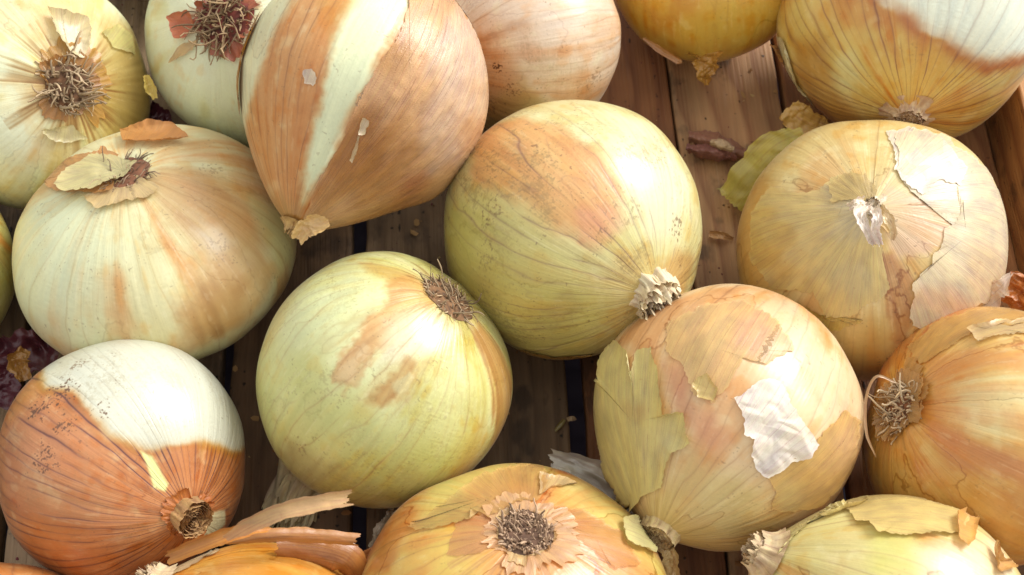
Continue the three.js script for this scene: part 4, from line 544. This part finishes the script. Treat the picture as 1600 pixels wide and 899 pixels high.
onion({ c: [1388, 994, 226], asp: 0.92, neckAt: [1205, 888], am: 0.92, raise: 0.008, np: 0.12, nw: 0.35, label: 'straw-yellow onion with overlapping torn skins at the bottom edge, right', seed: 66.1, neutral: 0.25, blush: 0.3, layers: 0.9,
  pal: ['#d0c478', '#ccb470', '#c89c58'], mix: -0.1, streak: 0.5, veins: { n: 40, w: 0.5, s: 0.4, c: '#8a6448' }, rough: 0.4, coat: 0.4, neckCol: ['#c8b88c', 0.2, 0.6],
  regions: [{ p: [[1360, 830], [1430, 830], [1440, 899], [1360, 899]], col: '#c8c25c', k: 0.7, soft: 0.1 }, { p: [[1430, 860], [1560, 840], [1600, 930], [1440, 940]], col: '#d8c0a0', k: 0.7, soft: 0.1 }],
  flakes: [{ p: [[1195, 880], [1215, 838], [1260, 800], [1322, 780], [1322, 792], [1280, 806], [1250, 832], [1215, 870]], col: '#cbbf84', lift: 2.5, up: 0.6, jag: 3 }, { p: [[1280, 808], [1322, 792], [1330, 782], [1356, 774], [1358, 790], [1324, 800], [1290, 812]], col: '#d0c080', lift: 2, up: 1.2, jag: 2 }, { p: [[1322, 778], [1370, 770], [1420, 772], [1470, 788], [1510, 812], [1500, 838], [1450, 838], [1400, 838], [1372, 838], [1360, 822], [1338, 818], [1325, 800]], mid: [1415, 806], col: '#d2bd7c', lift: 2.2, up: 0.7, jag: 3, rings: 22 }, { p: [[1488, 812], [1510, 806], [1522, 822], [1516, 850], [1506, 862], [1494, 848]], col: '#d8a860', lift: 3, up: 2, jag: 2, m: { trans: 0.3 } }, { p: [[1545, 855], [1562, 880], [1584, 876], [1580, 892], [1556, 899]], col: '#c89c5c', lift: 3.5, up: 1, jag: 3 }],
  necks: [{ r: 30, h: 22, layers: 8, col: '#d4bc90', dark: '#a08058', flare: -0.1, kink: 0.14, jag: 0.4, base: 0.8 }] });

// ------------------------------------------------------------------ loose skins and scraps
function loose(name, label, cat, strips, col, m, group) {
  const c = at(strips[0].s[0][0], strips[0].s[0][1], 0); c.y = Math.min(...strips.flatMap((q) => q.s.map((k) => k[2]))) - 0.0005; if (c.y < 0.004) c.y = 0;
  const t = thing(name, label, cat, c, group);
  strips.forEach((q) => part(q.name ?? 'sheet', ribbonGeo(q, c), skinMat(q.col ?? col, m), t));
  return t;
}
loose('dried_stalk', 'short wine-red dried stalk lying on the bare boards, upper right', 'dried stalk', [
  { s: [[1076, 214, 0.006, 10], [1100, 218, 0.007, 14], [1130, 228, 0.006, 14], [1168, 244, 0.004, 9]], curl: -1.1, wave: 0.35, edge: 0.25, name: 'outer_layer' }, { s: [[1074, 232, 0.005, 8], [1100, 236, 0.008, 11], [1130, 240, 0.008, 11], [1150, 248, 0.004, 6]], curl: -1.2, wave: 0.4, edge: 0.3, col: '#80584c', name: 'inner_layer' }, { s: [[1110, 222, 0.012, 5], [1128, 226, 0.013, 8], [1146, 234, 0.011, 5]], curl: -1, wave: 0.3, col: '#b09a7c', name: 'pale_layer' }], '#8a6450', { trans: 0.05, rough: 0.6, bump: 0.0008 });
loose('skin_sheet', 'yellow-green skin sheet tucked under the torn tan onion on the boards', 'onion skin', [{ s: [[1262, 222, 0.03, 26], [1222, 238, 0.024, 36], [1184, 274, 0.016, 34], [1144, 320, 0.008, 32]], curl: -0.12, wave: 0.1, edge: 0.14, n: 60, jag: 0.05 }], '#d6c964', { trans: 0.45 }, 'loose skins in the crate');
loose('skin_sheet', 'tan skin sheet hanging below the glossy white-sided corner onion', 'onion skin', [{ s: [[1232, 168, 0.034, 18], [1246, 184, 0.032, 24], [1275, 200, 0.03, 20], [1295, 206, 0.028, 12]], curl: 0.3, wave: 0.2, edge: 0.12 }], '#bc9650', { trans: 0.3 }, 'loose skins in the crate');
loose('skin_sheet', 'silvery translucent skin sheet beside the bottom centre onion', 'onion skin', [{ s: [[862, 716, 0.03, 13], [900, 728, 0.03, 18], [950, 752, 0.03, 26], [985, 782, 0.03, 24], [1010, 820, 0.03, 10]], curl: 0.3, wave: 0.25, edge: 0.1 }], '#c4c0b0', { trans: 0.35, rough: 0.28, coat: 0.7 }, 'loose skins in the crate');
loose('skin_sheet', 'white papery skin left of the bottom centre onion, over the gap', 'onion skin', [{ s: [[622, 800, 0.02, 14], [604, 830, 0.022, 16], [584, 862, 0.024, 10]], curl: 0.3, wave: 0.3, edge: 0.2 }], '#d4ccb4', { trans: 0.3 }, 'loose skins in the crate');
loose('skin_sheet', 'thin orange skin flap at the bottom edge between two orange onions', 'onion skin', [{ s: [[604, 860, 0.05, 16], [584, 880, 0.046, 24], [570, 915, 0.04, 26]], curl: 0.3, wave: 0.2, edge: 0.1 }], '#c8905c', { trans: 0.4 }, 'loose skins in the crate');
loose('skin_sheet', 'curled straw-coloured skin right of the bottom centre onion', 'onion skin', [{ s: [[1030, 850, 0.044, 7], [1046, 868, 0.043, 12], [1046, 890, 0.04, 16], [1036, 916, 0.036, 20]], curl: 0.8, wave: 0.4, edge: 0.2 }], '#cdb684', { trans: 0.2 }, 'loose skins in the crate');
loose('skin_sheet', 'pale pink skin tip sticking up behind the right edge onion', 'onion skin', [{ s: [[1500, 484, 0.05, 20], [1540, 468, 0.054, 22], [1562, 450, 0.058, 14], [1580, 428, 0.06, 3]], curl: 0.4, wave: 0.2, edge: 0.3 }], '#dcc4a8', { trans: 0.2 }, 'loose skins in the crate');
loose('skin_sheet', 'rust-brown skin crumpled at the right edge beside the crate side', 'onion skin', [{ s: [[1572, 478, 0.04, 14], [1590, 462, 0.044, 24], [1612, 440, 0.048, 28]], curl: 0.5, wave: 0.5, edge: 0.2 }], '#b0703c', { trans: 0.15 }, 'loose skins in the crate');
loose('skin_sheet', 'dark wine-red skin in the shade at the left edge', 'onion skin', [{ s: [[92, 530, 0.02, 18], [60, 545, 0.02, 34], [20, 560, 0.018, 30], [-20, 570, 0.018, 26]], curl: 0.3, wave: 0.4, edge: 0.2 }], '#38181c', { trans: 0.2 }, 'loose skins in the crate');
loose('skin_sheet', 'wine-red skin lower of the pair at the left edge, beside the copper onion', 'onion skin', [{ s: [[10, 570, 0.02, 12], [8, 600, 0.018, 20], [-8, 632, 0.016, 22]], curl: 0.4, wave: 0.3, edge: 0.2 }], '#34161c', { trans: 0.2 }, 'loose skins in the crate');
loose('skin_scrap', 'small brown skin scrap lying on wine-red skin at the left edge', 'onion skin', [{ s: [[38, 545, 0.028, 8], [28, 566, 0.028, 16], [40, 594, 0.026, 8]], curl: 0.5, wave: 0.4, edge: 0.2 }], '#8a6430', { trans: 0.15 });
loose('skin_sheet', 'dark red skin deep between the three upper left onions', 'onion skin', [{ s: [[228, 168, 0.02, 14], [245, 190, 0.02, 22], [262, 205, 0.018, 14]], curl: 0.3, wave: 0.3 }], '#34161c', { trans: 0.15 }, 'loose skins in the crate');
loose('skin_scrap', 'thin tan skin splinter on the boards left of the torn tan onion', 'skin scrap', [{ s: [[1108, 366, 0.002, 5], [1128, 368, 0.003, 6], [1146, 374, 0.001, 3]], curl: 0.5, wave: 0.3 }], '#c8a070');
loose('skin_scrap', 'tiny pale splinter lying across the gap between boards, centre', 'skin scrap', [{ s: [[886, 656, 0.002, 3], [894, 654, 0.003, 4], [901, 656, 0.001, 1]], curl: 0.5 }], '#c0aa88');
loose('skin_scrap', 'tiny greenish splinter at the edge of the grey board, centre', 'skin scrap', [{ s: [[882, 656, 0.002, 3], [876, 664, 0.002, 4], [867, 674, 0.001, 2]], curl: 0.5 }], '#8a7c48');
loose('skin_scrap', 'small yellow skin flake wedged between the two upper left onions', 'skin scrap', [{ s: [[228, 118, 0.06, 5], [234, 136, 0.056, 8], [242, 154, 0.052, 4]], curl: 0.5, wave: 0.2 }], '#cdb868');

{ // soil grains and crumbs of skin on the boards, too many to count
  const r = rng(4242), mb = new MB(), cols = ['#b08a58', '#8a6238', '#c8ac74', '#5a4434', '#43342a', '#6a2c34'].map(lin);
  for (let k = 0; k < 900; k++) {
    const ac = -0.3 + 0.49 * r(), al = -0.14 + 0.34 * r(), inGap = SLATS.every(([a, b]) => ac < a + 0.001 || ac > b - 0.001); if (inGap) continue;
    const P = V(0, 0, 0).addScaledVector(ACROSS, ac).addScaledVector(ALONG, al), big = r() < 0.2, R = big ? 0.0008 + 0.0016 * r() : 0.0002 + 0.0005 * r(), c = cols[Math.floor(r() * (big ? 3 : 6))], a0 = r() * 6.28, el = 0.4 + 0.6 * r(), n = 6, top = mb.v(P.clone().add(V(0, R * (big ? 0.35 : 0.8), 0)), 0, 0, c), ring = [];
    for (let i = 0; i < n; i++) { const a = i / n * 6.28, q = R * (0.6 + 0.6 * r()), x = Math.cos(a) * q, z = Math.sin(a) * q * el; ring.push(mb.v(P.clone().add(V(x * Math.cos(a0) - z * Math.sin(a0), big ? R * 0.3 * r() : -0.0001, x * Math.sin(a0) + z * Math.cos(a0))), 0, 0, c)); }
    for (let i = 0; i < n; i++) mb.i.push(top, ring[(i + 1) % n], ring[i]);
  }
  const m = new THREE.Mesh(mb.geo(), ROOTMAT); m.name = 'crumbs'; m.castShadow = m.receiveShadow = true; m.userData = { label: 'crumbs of dry skin and soil scattered over the boards', category: 'crumbs', kind: 'stuff' }; scene.add(m);
}
{ // how the onions touch
  for (let i = 0; i < SPECS.length; i++) for (let j = i + 1; j < SPECS.length; j++) {
    const a = SPECS[i], b = SPECS[j], d = b.C.clone().sub(a.C), n = d.length(); d.divideScalar(n);
    const gap = n - radius(a, toLocal(a, d)) - radius(b, toLocal(b, d.clone().negate()));
    if (gap < -0.003) console.log('overlap', (gap * 1000).toFixed(1), 'mm', a.label.slice(0, 34), '|', b.label.slice(0, 34));
  }
}

const renderer = new THREE.WebGLRenderer({ antialias: true });
renderer.setSize(1024, 575);
renderer.shadowMap.enabled = true; renderer.shadowMap.type = THREE.PCFSoftShadowMap;
renderer.toneMapping = THREE.LinearToneMapping; renderer.toneMappingExposure = EXPOSURE;
camera.updateMatrixWorld();
renderer.render(scene, camera);
